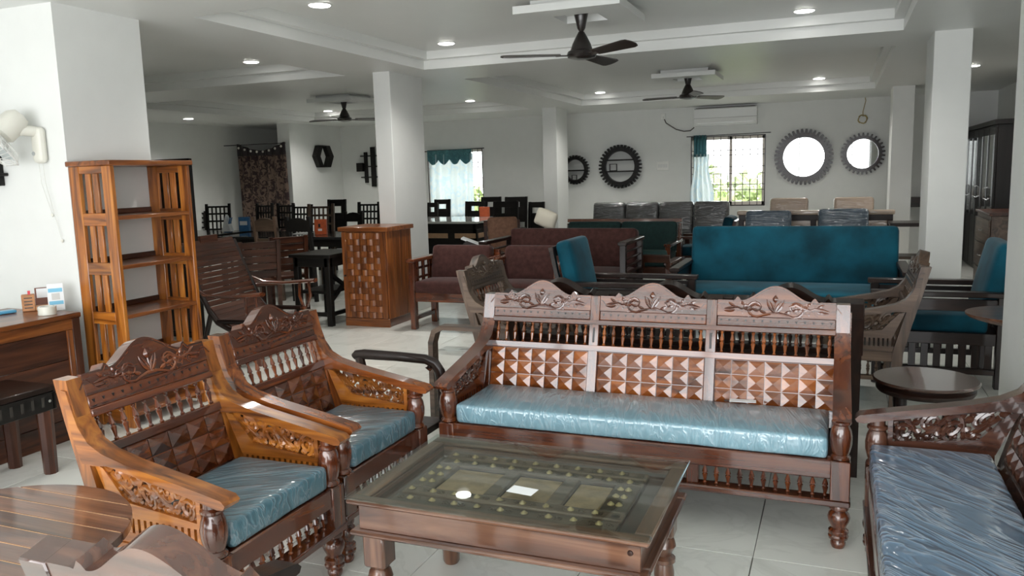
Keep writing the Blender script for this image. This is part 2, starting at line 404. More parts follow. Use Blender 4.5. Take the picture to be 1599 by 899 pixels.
# outdoors: ground and trees seen through the back windows
struct(MB().box(-60, 60, BACK+.2, 80, -3.3, -3.2).build('ground', plain('dry_ground', (.30, .29, .24), .9, var=.2, scale=.5)), 'open ground outside the windows')
LEAF = plain('tree_leaves', (.30, .36, .16), .6, var=.5, scale=1.5)
def tree(x, y, z, r, label):
    t = thing('tree', label, 'tree', (x, y, -3.2), 0, 'trees outside the window')
    rnd = random.Random(int(x*10)); m = MB()
    for k in range(1400):
        th, u = rnd.random()*2*PI, rnd.uniform(-1, 1); q = (rnd.random()**.4)*r; s_ = math.sqrt(1-u*u)
        c = Vector((q*s_*math.cos(th), q*s_*math.sin(th), z+3.2+q*u*.8)); a = Vector((rnd.uniform(-1, 1), rnd.uniform(-1, 1), rnd.uniform(-1, 1))).normalized()*.16
        b = a.cross(Vector((rnd.uniform(-1, 1), rnd.uniform(-1, 1), rnd.uniform(-1, 1)))).normalized()*.08
        m.add([c-a, c+b, c+a, c-b], [(0, 1, 2, 3)])
    o = m.build('crown', LEAF, t); o['kind'] = 'stuff'
    MB().lathe([(.16, 0), (.10, z+3.2)], seg=8).build('trunk', wood('dark', 'z'), t)
tree(-2.0, 20.5, .2, 1.5, 'leafy green tree low beyond the right window'); tree(-4.6, 24, .4, 1.9, 'pale green tree further beyond the right window'); tree(-9.6, 20, .0, 1.6, 'green tree beyond the curtained window')

# ------------------------------------------------------------------ ceiling fittings
LAMP = plain('lamp_diffuser', (1, .98, .94), .4, emit=9)
def downlight(p, label):
    t = thing('ceiling_downlight', label, 'ceiling light', p, 0, 'round ceiling downlights')
    MB().lathe([(.088, -.004), (.088, .0), (.078, .0), (.076, -.008), (.088, -.004)], seg=24).build('rim', WHITE, t)
    MB().lathe([(.0, -.012), (.070, -.012), (.078, -.008), (0, -.008)], seg=24).build('diffuser', LAMP, t)
    l = bpy.data.lights.new('downlight_glow', 'SPOT'); l.energy = 66; l.spot_size = 2.4; l.spot_blend = .8; l.shadow_soft_size = .07; l.color = (1, .97, .92)
    lo = bpy.data.objects.new('downlight_glow', l); COL.objects.link(lo); lo.parent = t; lo.location = (0, 0, -.02)
for x, y, z, lb in [(499, 7, T, 'round downlight near the top edge, above the left tray'), (697, 67, T, 'round downlight in the near tray above the first pillar'), (1256, 16, T, 'round downlight right of the near ceiling fan'),
                    (1279, 122, T, 'round downlight above the large gear mirror'), (937, 144, T, 'round downlight left of the middle ceiling fan'), (734, 157, T, 'round downlight above the curtained window'),
                    (392, 96, T, 'round downlight in the dark left tray'), (512, 173, T, 'round downlight beside the far left fan'), (294, 185, C, 'round downlight above the bookshelf, near the left wall'), (1518, 102, C, 'round downlight right of the broad pillar')]:
    q = atz(x, y, z); downlight((q.x, q.y, z), lb)
def fan(cx, cy, zb, angs, lab, plab):
    p = thing('fan_mount_panel', plab, 'ceiling panel', (cx, cy, T-.1), 0, 'dropped ceiling panels above the fans')
    m = MB(); h, q = .40, .165
    m.box(-h, h, -h, -q, 0, .055).box(-h, h, q, h, 0, .055).box(-h, -q, -q, q, 0, .055).box(q, h, -q, q, 0, .055); m.build('panel_board', CEIL, p)
    MB().box(-.3, .3, -.3, .3, .055, .1).build('spacer', CEIL, p)
    t = thing('ceiling_fan', lab, 'ceiling fan', (cx, cy, zb), 0, 'black ceiling fans')
    top = T-.045-zb; DK = plain('dark_bronze', (.014, .010, .009), .3, coat=.4)
    MB().lathe([(.012, top-.16), (.03, top-.13), (.055, top-.02), (.055, top)], seg=20).build('canopy', DK, t)
    MB().lathe([(.011, .12), (.011, top-.12)], seg=10).build('down_rod', DK, t)
    MB().lathe([(.0, -.01), (.05, -.012), (.105, .0), (.115, .02), (.105, .045), (.085, .055), (.07, .10), (.045, .15), (.022, .19), (.0, .19)], seg=28).build('motor', DK, t)
    for a in angs:
        m = MB(); m.m = Matrix.Rotation(math.radians(a), 4, 'Z') @ Matrix.Rotation(math.radians(-15), 4, 'X')
        m.prism([(.16, -.045), (.56, -.068), (.60, -.062), (.62, -.02), (.62, .02), (.60, .055), (.56, .066), (.16, .045)], 'z', .018, .026)
        m.box(.08, .2, -.02, .02, .012, .02)
        m.build('blade', plain('brown_blade', (.022, .013, .010), .35, coat=.3), t)
fan(-1.84, 6.1, 2.36, (202, -38, 82), 'dark three blade ceiling fan nearest to the camera', 'white square ceiling panel holding the nearest fan')
fan(-1.85, 10.9, 2.41, (172, 52, -68), 'dark three blade ceiling fan in front of the air conditioner', 'white square ceiling panel holding the middle fan')
fan(-7.13, 10.9, 2.38, (183, 40, -75), 'dark three blade ceiling fan in the far left bay', 'white square ceiling panel holding the far left fan')

# ------------------------------------------------------------------ carving
def spiral(cx, cy, r0, r1, a0, turns, n=14):
    return [(cx + (r0+(r1-r0)*k/n)*math.cos(a0+turns*2*PI*k/n), cy + (r0+(r1-r0)*k/n)*math.sin(a0+turns*2*PI*k/n)) for k in range(n+1)]
def taper(n, a, b): return [a+(b-a)*k/(n-1) for k in range(n)]
def leaf2d(x, y, ang, ln, bend=.5, n=5):
    pts = []
    for k in range(n+1):
        t = k/n; a = ang+bend*t; pts.append((x, y)); x += ln/n*math.cos(a); y += ln/n*math.sin(a)
    return pts
def vine(L, H, cells):                       # scrolling foliage strokes for an L x H panel, as (points, radii)
    out = []; n = 40
    out.append(([(L*k/n, H*(.5+.36*math.sin(k/n*PI*cells+.6))) for k in range(n+1)], [.10*H]*(n+1)))
    w = L/cells
    for c in range(cells):
        up = 1 if c % 2 == 0 else -1; cx = (c+.5)*w; cy = H*(.5-.16*up)
        sp = spiral(cx, cy, min(.36*H, .46*w), .06*H, up*PI/2+PI, -up*1.6)
        out.append((sp, taper(len(sp), .10*H, .07*H)))
        out.append(([(cx-.02*H, cy), (cx+.02*H, cy)], [.1*H, .1*H]))
        for q, (dx, dy, an, ln) in enumerate([(-.30, .25, 2.4, .34), (.30, .25, .6, .34), (-.42, -.1, 3.5, .3), (.42, -.1, -.4, .3), (.0, .40, 1.3, .28), (-.2, -.34, 4.2, .28), (.22, -.36, -1.0, .28), (.12, .12, .2, .26), (-.12, .1, 2.8, .26)]):
            lf = leaf2d(cx+dx*w, cy+up*dy*H, up*an, ln*H, .9 if q % 2 else -.9)
            out.append((lf, [.04*H, .11*H, .13*H, .11*H, .07*H, .02*H]))
    for c in range(cells*4):
        x = (c+.5)*L/(cells*4); out.append((leaf2d(x, .02*H, PI/2+(.7 if c % 2 else -.7), .26*H, .8 if c % 2 else -.8), [.05*H, .09*H, .09*H, .07*H, .05*H, .02*H])); out.append((leaf2d(x, .98*H, -PI/2+(.7 if c % 2 else -.7), .26*H, .8 if c % 2 else -.8), [.05*H, .09*H, .09*H, .07*H, .05*H, .02*H]))
    return out
def draw(m, strokes, fn, nrm, flat=.6, seg=5):
    for pts, rad in strokes: m.tube([fn(a, b) for a, b in pts], list(rad), seg, flat, nrm)
def crest_strokes(w):                        # lotus with vine scrolls, centred, w wide, shoulders ~.075 high
    out = []
    for s in (-1, 1):
        out.append((leaf2d(0, .012, PI/2-s*.25, .062, -s*.5), [.003, .004, .005, .005, .003, .001]))
        out.append((leaf2d(0, .012, PI/2-s*.9, .075, s*.9), [.003, .005, .006, .005, .003, .001]))
        sp = [(s*.012, .012)] + [(s*x, y) for x, y in spiral(.085, .034, .045, .010, -2.3, 1.2, 14)]; out.append((sp, taper(len(sp), .0055, .003)))
        sp = [(s*x*w, y) for x, y in ((.12, .04), (.18, .052), (.24, .036), (.30, .028), (.34, .036), (.40, .032), (.46, .026))]; out.append((sp, [.004, .005, .005, .004, .004, .006, .002]))
        sp = [(s*(.255*w+x), y) for x, y in spiral(0, .038, .018, .005, 2.5, 1.1, 10)]; out.append((sp, taper(len(sp), .0045, .003)))
        for x, y, an, ln in ((.20, .03, -.4, .03), (.28, .045, .9, .022), (.36, .022, -.3, .05), (.36, .040, .35, .035), (.14, .022, .1, .04), (.08, .012, .2, .035)):
            out.append((leaf2d(s*x*w, y, an if s > 0 else PI-an, ln, .5*s), [.001, .005, .0065, .006, .004, .001]))
    out.append((leaf2d(0, .06, PI/2, .036, 0), [.003, .009, .012, .011, .006, .001])); out.append(([(0, .004), (0, .062)], [.004, .003])); out.append(([(-.02, .008), (.02, .008)], [.006, .006]))
    return out
LEGP = [(.0, 0), (.024, 0), (.029, .012), (.029, .022), (.024, .030), (.037, .038), (.039, .048), (.035, .055), (.039, .062), (.038, .072), (.028, .080), (.031, .092), (.041, .112), (.043, .125), (.038, .142), (.027, .153), (.037, .160), (.038, .172), (.033, .182)]
POSTP = [(.028, .360), (.037, .366), (.037, .374), (.029, .382), (.034, .395), (.041, .425), (.042, .452), (.037, .482), (.029, .500), (.037, .507), (.037, .515), (.028, .522), (.028, .545)]
def spindle_prof(h, r=.0085):
    return [(r*.75, 0), (r*1.0, .06*h), (r*.55, .12*h), (r*.9, .30*h), (r*1.25, .46*h), (r*.7, .52*h), (r*1.25, .57*h), (r*.95, .70*h), (r*.5, .86*h), (r*.95, .92*h), (r*.8, h)]
def carved_seat(name, label, cat, loc, rz, nb, Wd, arm='red', back='red', side='red', nt=7, ns=11, group=None, tiles=True, solid=False, tk='amber'):
    t = thing(name, label, cat, loc, rz, group); hw = Wd/2
    wx, wy, wz = wood(back, 'x'), wood(arm, 'y'), wood(arm, 'z'); sy = wood(side, 'y'); fr = 'red' if arm in ('honey', 'amber') else arm; leg = wood(fr, 'z')
    legm = MB().lathe(LEGP, seg=14).mesh('front_leg', leg); postm = MB().lathe(POSTP, seg=16).mesh('arm_post', leg)
    blockm = MB().box(-.037, .037, -.037, .037, .180, .362, .004).mesh('leg_block', wood(fr, 'z'))
    armp = [(-.072, .532), (-.08, .545), (-.065, .560), (.05, .583), (.18, .607), (.30, .630), (.40, .656), (.455, .685), (.492, .735), (.512, .790), (.530, .850), (.552, .852), (.520, .70), (.490, .615), (.44, .612), (.38, .618), (.18, .578), (-.05, .530)]
    zt = .872 if arm == 'dark' else .884; rear = [(.530, zt), (.588, zt), (.553, .740), (.495, .530), (.455, .36), (.435, .0), (.385, .0), (.395, .36), (.440, .53), (.497, .74)]
    fretL, fretH = .37, .105
    strokes = vine(fretL, fretH, 4)
    for s in (-1, 1):
        x = s*hw
        put(legm, 'front_leg', t, (x, 0, 0)); put(blockm, 'leg_block', t, (x, 0, 0)); put(postm, 'arm_post', t, (x, 0, 0))
        m = MB(); m.prism(armp, 'x', x-.034, x+.034); m.build('armrest', wy, t)
        m = MB(); m.prism(rear, 'x', x-.028, x+.028); m.build('rear_post', wood(back, 'z') if arm == 'dark' else wz, t)
        # carved side: board, slots, fretwork
        m = MB(); m.box(x-.018, x+.018, .03, .42, .300, .362, .003); m.box(x-.022, x+.022, .03, .41, .183, .208, .003); m.build('side_rail', sy, t)
        m = MB(); m.prism([(.035, .362), (.42, .362), (.425, .395), (.035, .395)], 'x', x-.013, x+.013)
        m.prism([(.035, .445), (.39, .445), (.46, .61), (.425, .60), (.335, .496), (.052, .464), (.052, .545), (.035, .545)], 'x', x-.013, x+.013)
        m.prism([(.05, .553), (.425, .612), (.425, .622), (.05, .563)], 'x', x-.016, x+.016)
        for k in range(14):
            y0 = .042+k*.0255; m.box(x-.012, x+.012, y0, y0+.0145, .393, .447)
        m.build('slotted_side_panel', sy, t)
        m = MB()
        def fn(a, b, x=x):
            u, v = a/fretL, b/fretH
            top = Vector((x, .052+(.425-.052)*u, .562+(.620-.562)*u)); bot = Vector((x, .052+(.340-.052)*u, .464+(.497-.464)*u)); return bot+(top-bot)*v
        draw(m, strokes, fn, (1, 0, 0), .9, 5)
        if solid: m.prism([(.05, .47), (.335, .50), (.425, .615), (.05, .56)], 'x', x-.004, x+.004)
        m.build('carved_fretwork', sy, t)
        sm = MB().lathe([(r, .208+z) for r, z in spindle_prof(.092, .009)], seg=8).mesh('side_spindle', leg)
        for k in range(7): put(sm, 'side_spindle', t, (x, .075+k*.047, 0))
    # front
    bx('front_rail', wood(fr, 'x'), t, -hw+.03, hw-.03, -.030, .026, .285, .362, .005)
    bx('lower_front_rail', wood(back, 'x'), t, -hw-.04, hw+.04, -.042, .03, .176, .205, .006)
    MB().box(-hw, hw, .0, .43, .335, .350).build('seat_board', wood('dark', 'x'), t)
    bw = (2*hw-.06-.05*(nb-1))/nb; xs = [-hw+.03+bw/2+k*(bw+.05) for k in range(nb)]
    fm = MB().lathe([(r, .203+z) for r, z in spindle_prof(.084, .0095)], seg=8).mesh('front_spindle', leg)
    for k, xc in enumerate(xs):
        for q in range(ns): put(fm, 'front_spindle', t, (xc+(q+.5-ns/2)*bw/ns, 0, 0))
        if k < nb-1: bx('front_mullion', wood(back, 'z'), t, xc+bw/2, xc+bw/2+.05, -.025, .02, .203, .288, .003)
    # back frame in its own raked plane: (x, depth, s)
    th = math.atan(.27); y0 = .415; z0 = .43
    MM = Matrix.Translation((0, y0, z0)) @ Matrix.Rotation(-th, 4, 'X')
    def bb(nm, mat, a, b, c, d, e, f, bev=.003):
        m = MB(); m.m = MM; m.box(a, b, c, d, e, f, bev); return m.build(nm, mat, t)
    xi = hw-.028
    bb('bottom_rail', wx, -xi, xi, -.005, .030, -.075, .0); bb('middle_rail', wx, -xi, xi, -.012, .032, .200, .232); bb('upper_rail', wx, -xi, xi, -.012, .032, .330, .356)
    for xc in xs[:-1]: 
        o = bb('mullion', wood(back, 'z'), xc+bw/2, xc+bw/2+.05, -.011, .030, -.02, .476)
        m = MB(); m.m = MM; m.box(xc+bw/2+.02, xc+bw/2+.03, -.0125, -.01, .245, .318, .001); m.build('slot', BLACK, o)
    spm = MB().lathe([(r, z) for r, z in spindle_prof(.100, .0085)], seg=8).mesh('back_spindle', wood(tk if back == 'red' else back, 'z'))
    tw, thh = bw/nt, .2/3; g = .0015
    ht = .0105
    tile_m = MB().add([(-tw/2+g, 0, -thh/2+g), (tw/2-g, 0, -thh/2+g), (tw/2-g, 0, thh/2-g), (-tw/2+g, 0, thh/2-g), (0, -ht, 0), (-tw/2+g, .012, -thh/2+g), (tw/2-g, .012, -thh/2+g), (tw/2-g, .012, thh/2-g), (-tw/2+g, .012, thh/2-g)],
        [(0, 1, 4), (1, 2, 4), (2, 3, 4), (3, 0, 4), (5, 6, 1, 0), (6, 7, 2, 1), (7, 8, 3, 2), (8, 5, 0, 3), (8, 7, 6, 5)]).mesh('pyramid_tile', wood(tk if back == 'red' else back, 'x'), 10)
    cs = crest_strokes(bw*.96)
    for xc in xs:
        for q in range(ns):
            o = put(spm, 'back_spindle', t, (0, 0, 0)); o.matrix_local = MM @ Matrix.Translation((xc+(q+.5-ns/2)*bw/ns, .01, .231))
        bb('tile_backing', wood(back, 'x'), xc-bw/2, xc+bw/2, .010, .022, 0, .2, 0)
        if tiles:
            for i in range(nt):
                for j in range(3):
                    o = put(tile_m, 'pyramid_tile', t, (0, 0, 0)); o.matrix_local = MM @ Matrix.Translation((xc+(i+.5-nt/2)*tw, 0, (j+.5)*thh))
        bb('dotted_rail', wx, xc-bw/2, xc+bw/2, -.006, .026, .356, .402)
        m = MB(); m.m = MM
        for q in range(14):
            xx = xc+(q+.5-7)*bw/14; m.add([(xx-.006, -.0075, .387), (xx+.006, -.0075, .387), (xx, -.0075, .376), (xx-.006, 0, .387), (xx+.006, 0, .387), (xx, 0, .376)], [(0, 2, 1), (0, 1, 4, 3), (1, 2, 5, 4), (2, 0, 3, 5)])
            m.box(xx-.010, xx+.008, -.0075, 0, .3625, .3645)
        m.build('notch_row', BLACK, t)['kind'] = 'stuff'
        # crest with arch and small finials
        top = []
        N = 64
        for k in range(N+1):
            u = -1+2*k/N; a = abs(u); s_ = .476
            if a < .58: s_ = .476+.070*(.5+.5*math.cos(PI*a/.58))**.85
            elif a < .72: s_ = .474+.020*math.sin((a-.58)/.14*PI)**2
            top.append((xc+u*bw/2, s_))
        m = MB(); m.m = MM; m.prism([(xc-bw/2, .402)] + top + [(xc+bw/2, .402)], 'y', -.008, .050)
        o = m.build('crest', wx, t)
        m = MB(); m.m = MM
        draw(m, [(p_, [r_*1.15 for r_ in q_]) for p_, q_ in cs], lambda a, b: Vector((xc+a, -.010, .410+b*.98)), (0, -1, 0), .75, 5)
        vs_ = vine(bw*.38, .050, 5)
        for sg in (-1, 1): draw(m, [([(sg*(.085+a_), b_) for a_, b_ in p_], [r_*.55 for r_ in q_]) for p_, q_ in vs_ if True][:26], lambda a, b: Vector((xc+a, -.0085, .412+b)), (0, -1, 0), .7, 4)
        m.tube([(xc+u*bw/2*.985, -.008, .402+(s_-.402)*.0+max(0, s_-.402)-.010) for u, s_ in [(-1+2*k/N, top[k][1]) for k in range(N+1)]], .0025, 4)
        m.build('carving', wood(back, 'x'), o)
    for s in (-1, 1):
        if arm == 'dark': bb('shoulder', wx, s*(hw+.031), s*(xi-.004), -.010, .054, .402, .476)
        else: bb('shoulder', wx, s*xi-.004, s*(xi-.03)+.004, -.006, .05, .40, .474)
    return t
def cushion(label, loc, rz, Wd, mat, y0=-.028, y1=.372, z0=.3635, z1=.455, seed=1):
    o = MB().pillow(-Wd/2+.047, Wd/2-.047, y0, y1, 0, z1-z0, .018, .006, 16, .003, seed).build('seat_cushion', mat, None, 60)
    o.location = Vector(loc)+Vector((0, 0, z0)); o.rotation_euler = (0, 0, rz); tag(o, label, 'cushion', 'plastic wrapped seat cushions'); return o

# three seater in the middle
SOFA = (-.811, 3.275, 0)
carved_seat('carved_sofa', 'long carved three seat wooden sofa with pyramid tile back, behind the glass table', 'sofa', SOFA, 0, 3, 1.70)
cushion('long light blue plastic wrapped cushion on the carved three seat sofa', SOFA, 0, 1.70, BLUES, z1=.452)
# two armchairs on the left
A1 = (-1.742, 2.125, 0); A2 = (-1.765, 2.845, 0)
carved_seat('carved_armchair', 'carved honey brown armchair nearest the round slatted table', 'armchair', A1, PI/2, 1, .605, arm='honey', side='honey', nt=6, ns=11, tk='red', group='carved armchairs facing the glass table')
cushion('plastic wrapped teal blue cushion in the nearer left armchair', A1, PI/2, .605, BLUEW, seed=3)
carved_seat('carved_armchair', 'carved honey brown armchair between the nearer armchair and the carved sofa', 'armchair', A2, PI/2, 1, .605, arm='amber', side='honey', nt=6, ns=11, tk='red', group='carved armchairs facing the glass table')
cushion('plastic wrapped teal blue cushion in the armchair beside the sofa', A2, PI/2, .605, BLUEW, seed=5)
# armchair with its back to the camera, bottom left
A3 = (-.985, 1.475, 0)
carved_seat('carved_armchair', 'dark carved armchair seen from behind at the bottom edge', 'armchair', A3, PI, 1, .53, arm='dark', back='walnut', side='dark', nt=6, group='carved armchairs facing the glass table')
# sofa on the right, facing left
RS = (.165, 2.39, 0)
carved_seat('carved_sofa', 'dark walnut carved sofa cut by the right edge of the picture', 'sofa', RS, -PI/2, 3, 1.72, arm='walnut', back='walnut', side='walnut', group=None)
cushion('large crinkled slate blue wrapped cushion on the right hand sofa', RS, -PI/2, 1.72, BLUED, seed=8, z1=.462)
# a darker one back to back with the middle sofa
carved_seat('carved_sofa', 'dark stained carved sofa standing back to back with the middle sofa', 'sofa', (-.755, 4.50, 0), PI, 3, 1.70, arm='dark', back='dark', side='dark', tiles=False)
# weathered carved chairs behind
carved_seat('carved_armchair', 'weathered grey brown carved armchair side on behind the round dark table', 'armchair', (-.06, 5.62, 0), -PI/2, 1, .60, arm='grey', back='grey', side='grey', nt=6, tiles=False)
carved_seat('carved_armchair', 'weathered carved armchair behind the left end of the carved sofa', 'armchair', (-1.70, 5.02, 0), PI/2, 1, .60, arm='grey', back='grey', side='grey', nt=6, tiles=False)

# ------------------------------------------------------------------ glass topped coffee table made from an old door panel
def coffee_table():
    x0, x1, y0, y1, z = -1.44, -.456, 2.08, 2.735, .49
    t = thing('coffee_table', 'low wooden coffee table with studded antique panel under glass', 'table', ((x0+x1)/2, (y0+y1)/2, 0)); hx, hy = (x1-x0)/2, (y1-y0)/2
    X, Y, Z = wood('table', 'x'), wood('table', 'y'), wood('table', 'z')
    o = MB().box(-hx-.004, hx+.004, -hy-.004, hy+.004, z-.009, z, .0025).build('glass_top', GLASS, t)
    for s in (-1, 1):
        bx('rim', X, t, -hx, hx, s*hy, s*(hy-.055), z-.026, z-.0095, .006); bx('rim', Y, t, s*hx, s*(hx-.055), -hy+.055, hy-.055, z-.026, z-.0095, .006)
        bx('apron', X, t, -hx+.03, hx-.03, s*(hy-.03), s*(hy-.055), z-.115, z-.026, .002); bx('apron', Y, t, s*(hx-.03), s*(hx-.055), -hy+.055, hy-.055, z-.115, z-.026, .002)
        bx('lower_moulding', X, t, -hx+.005, hx-.005, s*(hy-.005), s*(hy-.06), z-.132, z-.115, .006); bx('lower_moulding', Y, t, s*(hx-.005), s*(hx-.06), -hy+.06, hy-.06, z-.132, z-.115, .006)
    leg = MB().box(-.04, .04, -.04, .04, .24, z-.132, .008).lathe([(.0, 0), (.026, 0), (.032, .01), (.036, .10), (.03, .135), (.04, .142), (.04, .155), (.026, .165), (.030, .18), (.042, .20), (.036, .222), (.028, .232), (.036, .242)], seg=16).mesh('leg', wood('table', 'z'))
    for sx in (-1, 1):
        for sy in (-1, 1): put(leg, 'leg', t, (sx*(hx-.075), sy*(hy-.07), 0))
    plug = MB().lathe([(.0, -.004), (.008, -.003), (.009, 0), (.009, .01)], seg=10, ax='y').mesh('wood_plug', wood('brown', 'x')); put(plug, 'wood_plug', t, (hx-.06, -hy+.03, z-.06))
    PAN = wood('dark', 'x'); DARK = wood('grey', 'x')
    zb = z-.040; ix, iy = hx-.055, hy-.055
    MB().box(-ix, ix, -iy, iy, zb-.012, zb).build('panel_base', wood('walnut', 'x'), t)
    # raised rails of the old panel
    for (a, b) in ((-iy*.80, -iy*.52), (iy*.52, iy*.80), (-iy*.10, iy*.02)): pass
    m_fr = [(-ix*.86, ix*.86, iy*.62, iy*.82), (-ix*.86, ix*.86, iy*.38, iy*.58), (-ix*.86, ix*.86, -iy*.62, -iy*.42), (-ix*.86, ix*.86, -iy*.90, -iy*.68)]
    for q in m_fr: bx('panel_rail', DARK, t, q[0], q[1], q[2], q[3], zb, zb+.014, .004)
    xs = [-.86, -.62, -.20, -.10, .28, .38, .64, .86]
    for a, b in ((-.86, -.66), (-.24, -.12), (.26, .38), (.66, .86)): bx('panel_stile', DARK, t, ix*a, ix*b, -iy*.42, iy*.38, zb, zb+.015, .004)
    tan = plain('worn_tan_wood', (.27, .17, .09), .6, var=.35, scale=25)
    for a, b in ((-.65, -.25), (-.11, .25), (.39, .65)): bx('worn_panel', tan, t, ix*a, ix*b, -iy*.36, iy*.32, zb, zb+.006, .002)
    # carved rosettes between the studs
    m = MB()
    for yy in (.72, .48, -.52, -.78):
        for k in range(14):
            cx = ix*(-.80+k*1.6/13); m.tube([(cx+.012*math.cos(a), iy*yy+.012*math.sin(a), zb+.014) for a in [j*PI/4 for j in range(9)]], .003, 4)
            for j in range(4): m.tube([(cx, iy*yy, zb+.015), (cx+.02*math.cos(j*PI/2+.78), iy*yy+.02*math.sin(j*PI/2+.78), zb+.013)], [.004, .001], 4)
    m.build('panel_carving', DARK, t)['kind'] = 'stuff'
    stud = MB().lathe([(.0, .009), (.004, .008), (.008, .004), (.012, .001), (.012, -.002)], seg=10).mesh('brass_stud', BRASS)
    for yy, n_, of in ((.72, 9, 0), (.48, 10, .5), (-.52, 9, 0), (-.78, 9, .4)):
        for k in range(n_): put(stud, 'brass_stud', t, (ix*(-.80+(k+of)*1.6/(n_-.2)), iy*yy, zb+.015))
    for xx in (-.80, .78, -.72, .72):
        for yy in (-.24, .0, .22): put(stud, 'brass_stud', t, (ix*xx, iy*yy, zb+.016))
    q = atz(817, 766, z+.001)
    s = thing('paper_slip', 'white paper slip lying on the glass table top', 'paper', (q.x, q.y, z+.0012), -.12)
    MB().box(-.048, .042, -.028, .028, 0, .0006).build('sheet', PAPER, s)
    MB().sheet(lambda u, v: (-.048-.02*math.sin(u*2.5), -.028+.056*v, .001+.018*math.sin(u*2.6)*.6), 6, 2).build('curled_edge', PLASTIC, s)
coffee_table()
# plastic sleeve and tag on the sofa cushion
q = atz(1157, 627, .458)
s = thing('price_tag', 'small white price tag on the long sofa cushion', 'tag', (q.x, q.y, .4625), .1); MB().box(-.05, .065, -.025, .022, 0, .0012).build('card', PAPER, s); MB().box(-.072, -.05, -.02, .0, 0, .002).build('clip', BLACK, s)

# ------------------------------------------------------------------ round slatted table, bottom left
def slat_table(loc, r, h):
    t = thing('round_table', 'round brown table with slatted top in the bottom left corner', 'table', loc); Xw = wood('table2', 'x') if 'table2' in WOODS else wood('table', 'x')
    n = 11; w = 2*r/n
    for k in range(n):
        a, b = -r+k*w+.0028, -r+(k+1)*w-.0028; pts = []
        N = 7
        for j in range(N+1): yy = a+(b-a)*j/N; pts.append((math.sqrt(max(0, r*r-yy*yy)), yy))
        for j in range(N, -1, -1): yy = a+(b-a)*j/N; pts.append((-math.sqrt(max(0, r*r-yy*yy)), yy))
        if k in (0, n-1): pts = [q_ for i, q_ in enumerate(pts) if i == 0 or (abs(q_[0]-pts[i-1][0])+abs(q_[1]-pts[i-1][1])) > 1e-6]
        MB().prism(pts, 'z', h-.022, h).build('slat', Xw, t)
    m = MB(); m.lathe([(0, h-.026), (r-.006, h-.026), (r-.006, h-.0012), (0, h-.0012)], seg=40); m.build('pale_inlay', plain('pale_inlay_wood', (.50, .30, .16), .5, var=.2), t)
    m = MB(); m.lathe([(r-.06, h-.075), (r-.04, h-.075), (r-.03, h-.026), (r-.06, h-.026)], seg=40); m.build('ring_apron', wood('dark', 'x'), t)
    for k in range(4):
        a = PI/4+k*PI/2; m = MB(); m.m = Matrix.Rotation(a, 4, 'Z'); m.prism([(r*.55, 0), (r*.62, 0), (r*.85, h-.03), (r*.72, h-.03)], 'y', -.022, .022); m.build('leg', wood('dark', 'z'), t)
slat_table((-2.07, 1.295, 0), .395, .595)

# ------------------------------------------------------------------ round dark side table on the right
t = thing('side_table', 'round dark polished side table behind the right hand sofa arm', 'table', (.405, 4.115, 0))
MB().lathe([(0, .484), (.215, .484), (.226, .489), (.228, .496), (.222, .502), (0, .503)], seg=48).build('top', wood('walnut', 'x'), t)
MB().lathe([(0, .44), (.205, .44), (.212, .45), (.212, .462), (.20, .470), (.195, .484), (0, .484)], seg=48).build('apron', wood('dark', 'x'), t)
for k in range(4):
    a = PI/4+k*PI/2; MB().lathe([(.016, 0), (.022, .03), (.018, .06), (.026, .22), (.018, .3), (.024, .36), (.024, .445)], .15*math.cos(a), .15*math.sin(a), 12).build('leg', wood('dark', 'z'), t)
bx('lower_shelf', wood('dark', 'x'), t, -.12, .12, -.12, .12, .14, .16)
# oval brown table cut by the right pillar
t = thing('oval_table', 'brown oval topped table half hidden by the right edge pillar', 'table', (1.02, 5.15, 0))
m = MB(); m.m = Matrix.Diagonal((1.15, 1, 1, 1)); m.lathe([(0, .60), (.20, .60), (.27, .625), (.285, .64), (.285, .65), (0, .652)], seg=40); m.build('top', wood('table', 'x'), t)
MB().lathe([(.16, 0), (.14, .03), (.03, .06), (.03, .60)], seg=20).build('pedestal', wood('dark', 'z'), t)

# ------------------------------------------------------------------ open bookshelf against the wall end
def bookshelf():
    x0, x1, y0, y1, H = -4.345, -4.0, 3.60, 4.235, 1.645
    t = thing('bookshelf', 'tall open wooden bookshelf with slatted sides against the white wall', 'bookshelf', (x0, y0, 0)); d, w = x1-x0, y1-y0
    Z, X, Y = wood('honey', 'z'), wood('honey', 'x'), wood('shelf', 'y')
    zs = [.08, .385, .695, 1.0, 1.30]
    bx('top_board', Y, t, -.0, d+.015, -.02, w+.02, H-.032, H, .005)
    for yy, nm in ((0, 'near'), (w-.028, 'far')):
        sd = MB().box(.002, .085, yy, yy+.028, 0, H-.032, .003).build('side_frame', Z, t)
        bx('side_stile', Z, sd, d-.075, d, yy, yy+.028, 0, H-.032, .003)
        for k, z in enumerate(zs+[H-.032]): bx('side_cross_rail', X, sd, .085, d-.075, yy+.002, yy+.026, z-.045 if k else z-.06, z+.03 if k < 5 else z, .002)
        for a, b in zip(zs, zs[1:]+[H-.032]):
            for q in range(2): xx = .085+(d-.16)*(q+1)/3; bx('side_slat', wood('honey', 'z'), sd, xx-.021, xx+.021, yy+.006, yy+.022, a+.03, b-.045, .002)
    for z in zs: bx('shelf_board', Y, t, .004, d-.004, .028, w-.028, z-.012, z+.012, .003)
    for z in zs+[H-.045]: bx('back_rail', wood('brown', 'y'), t, .0, .016, .028, w-.028, z+.012, z+.045, .002)
bookshelf()
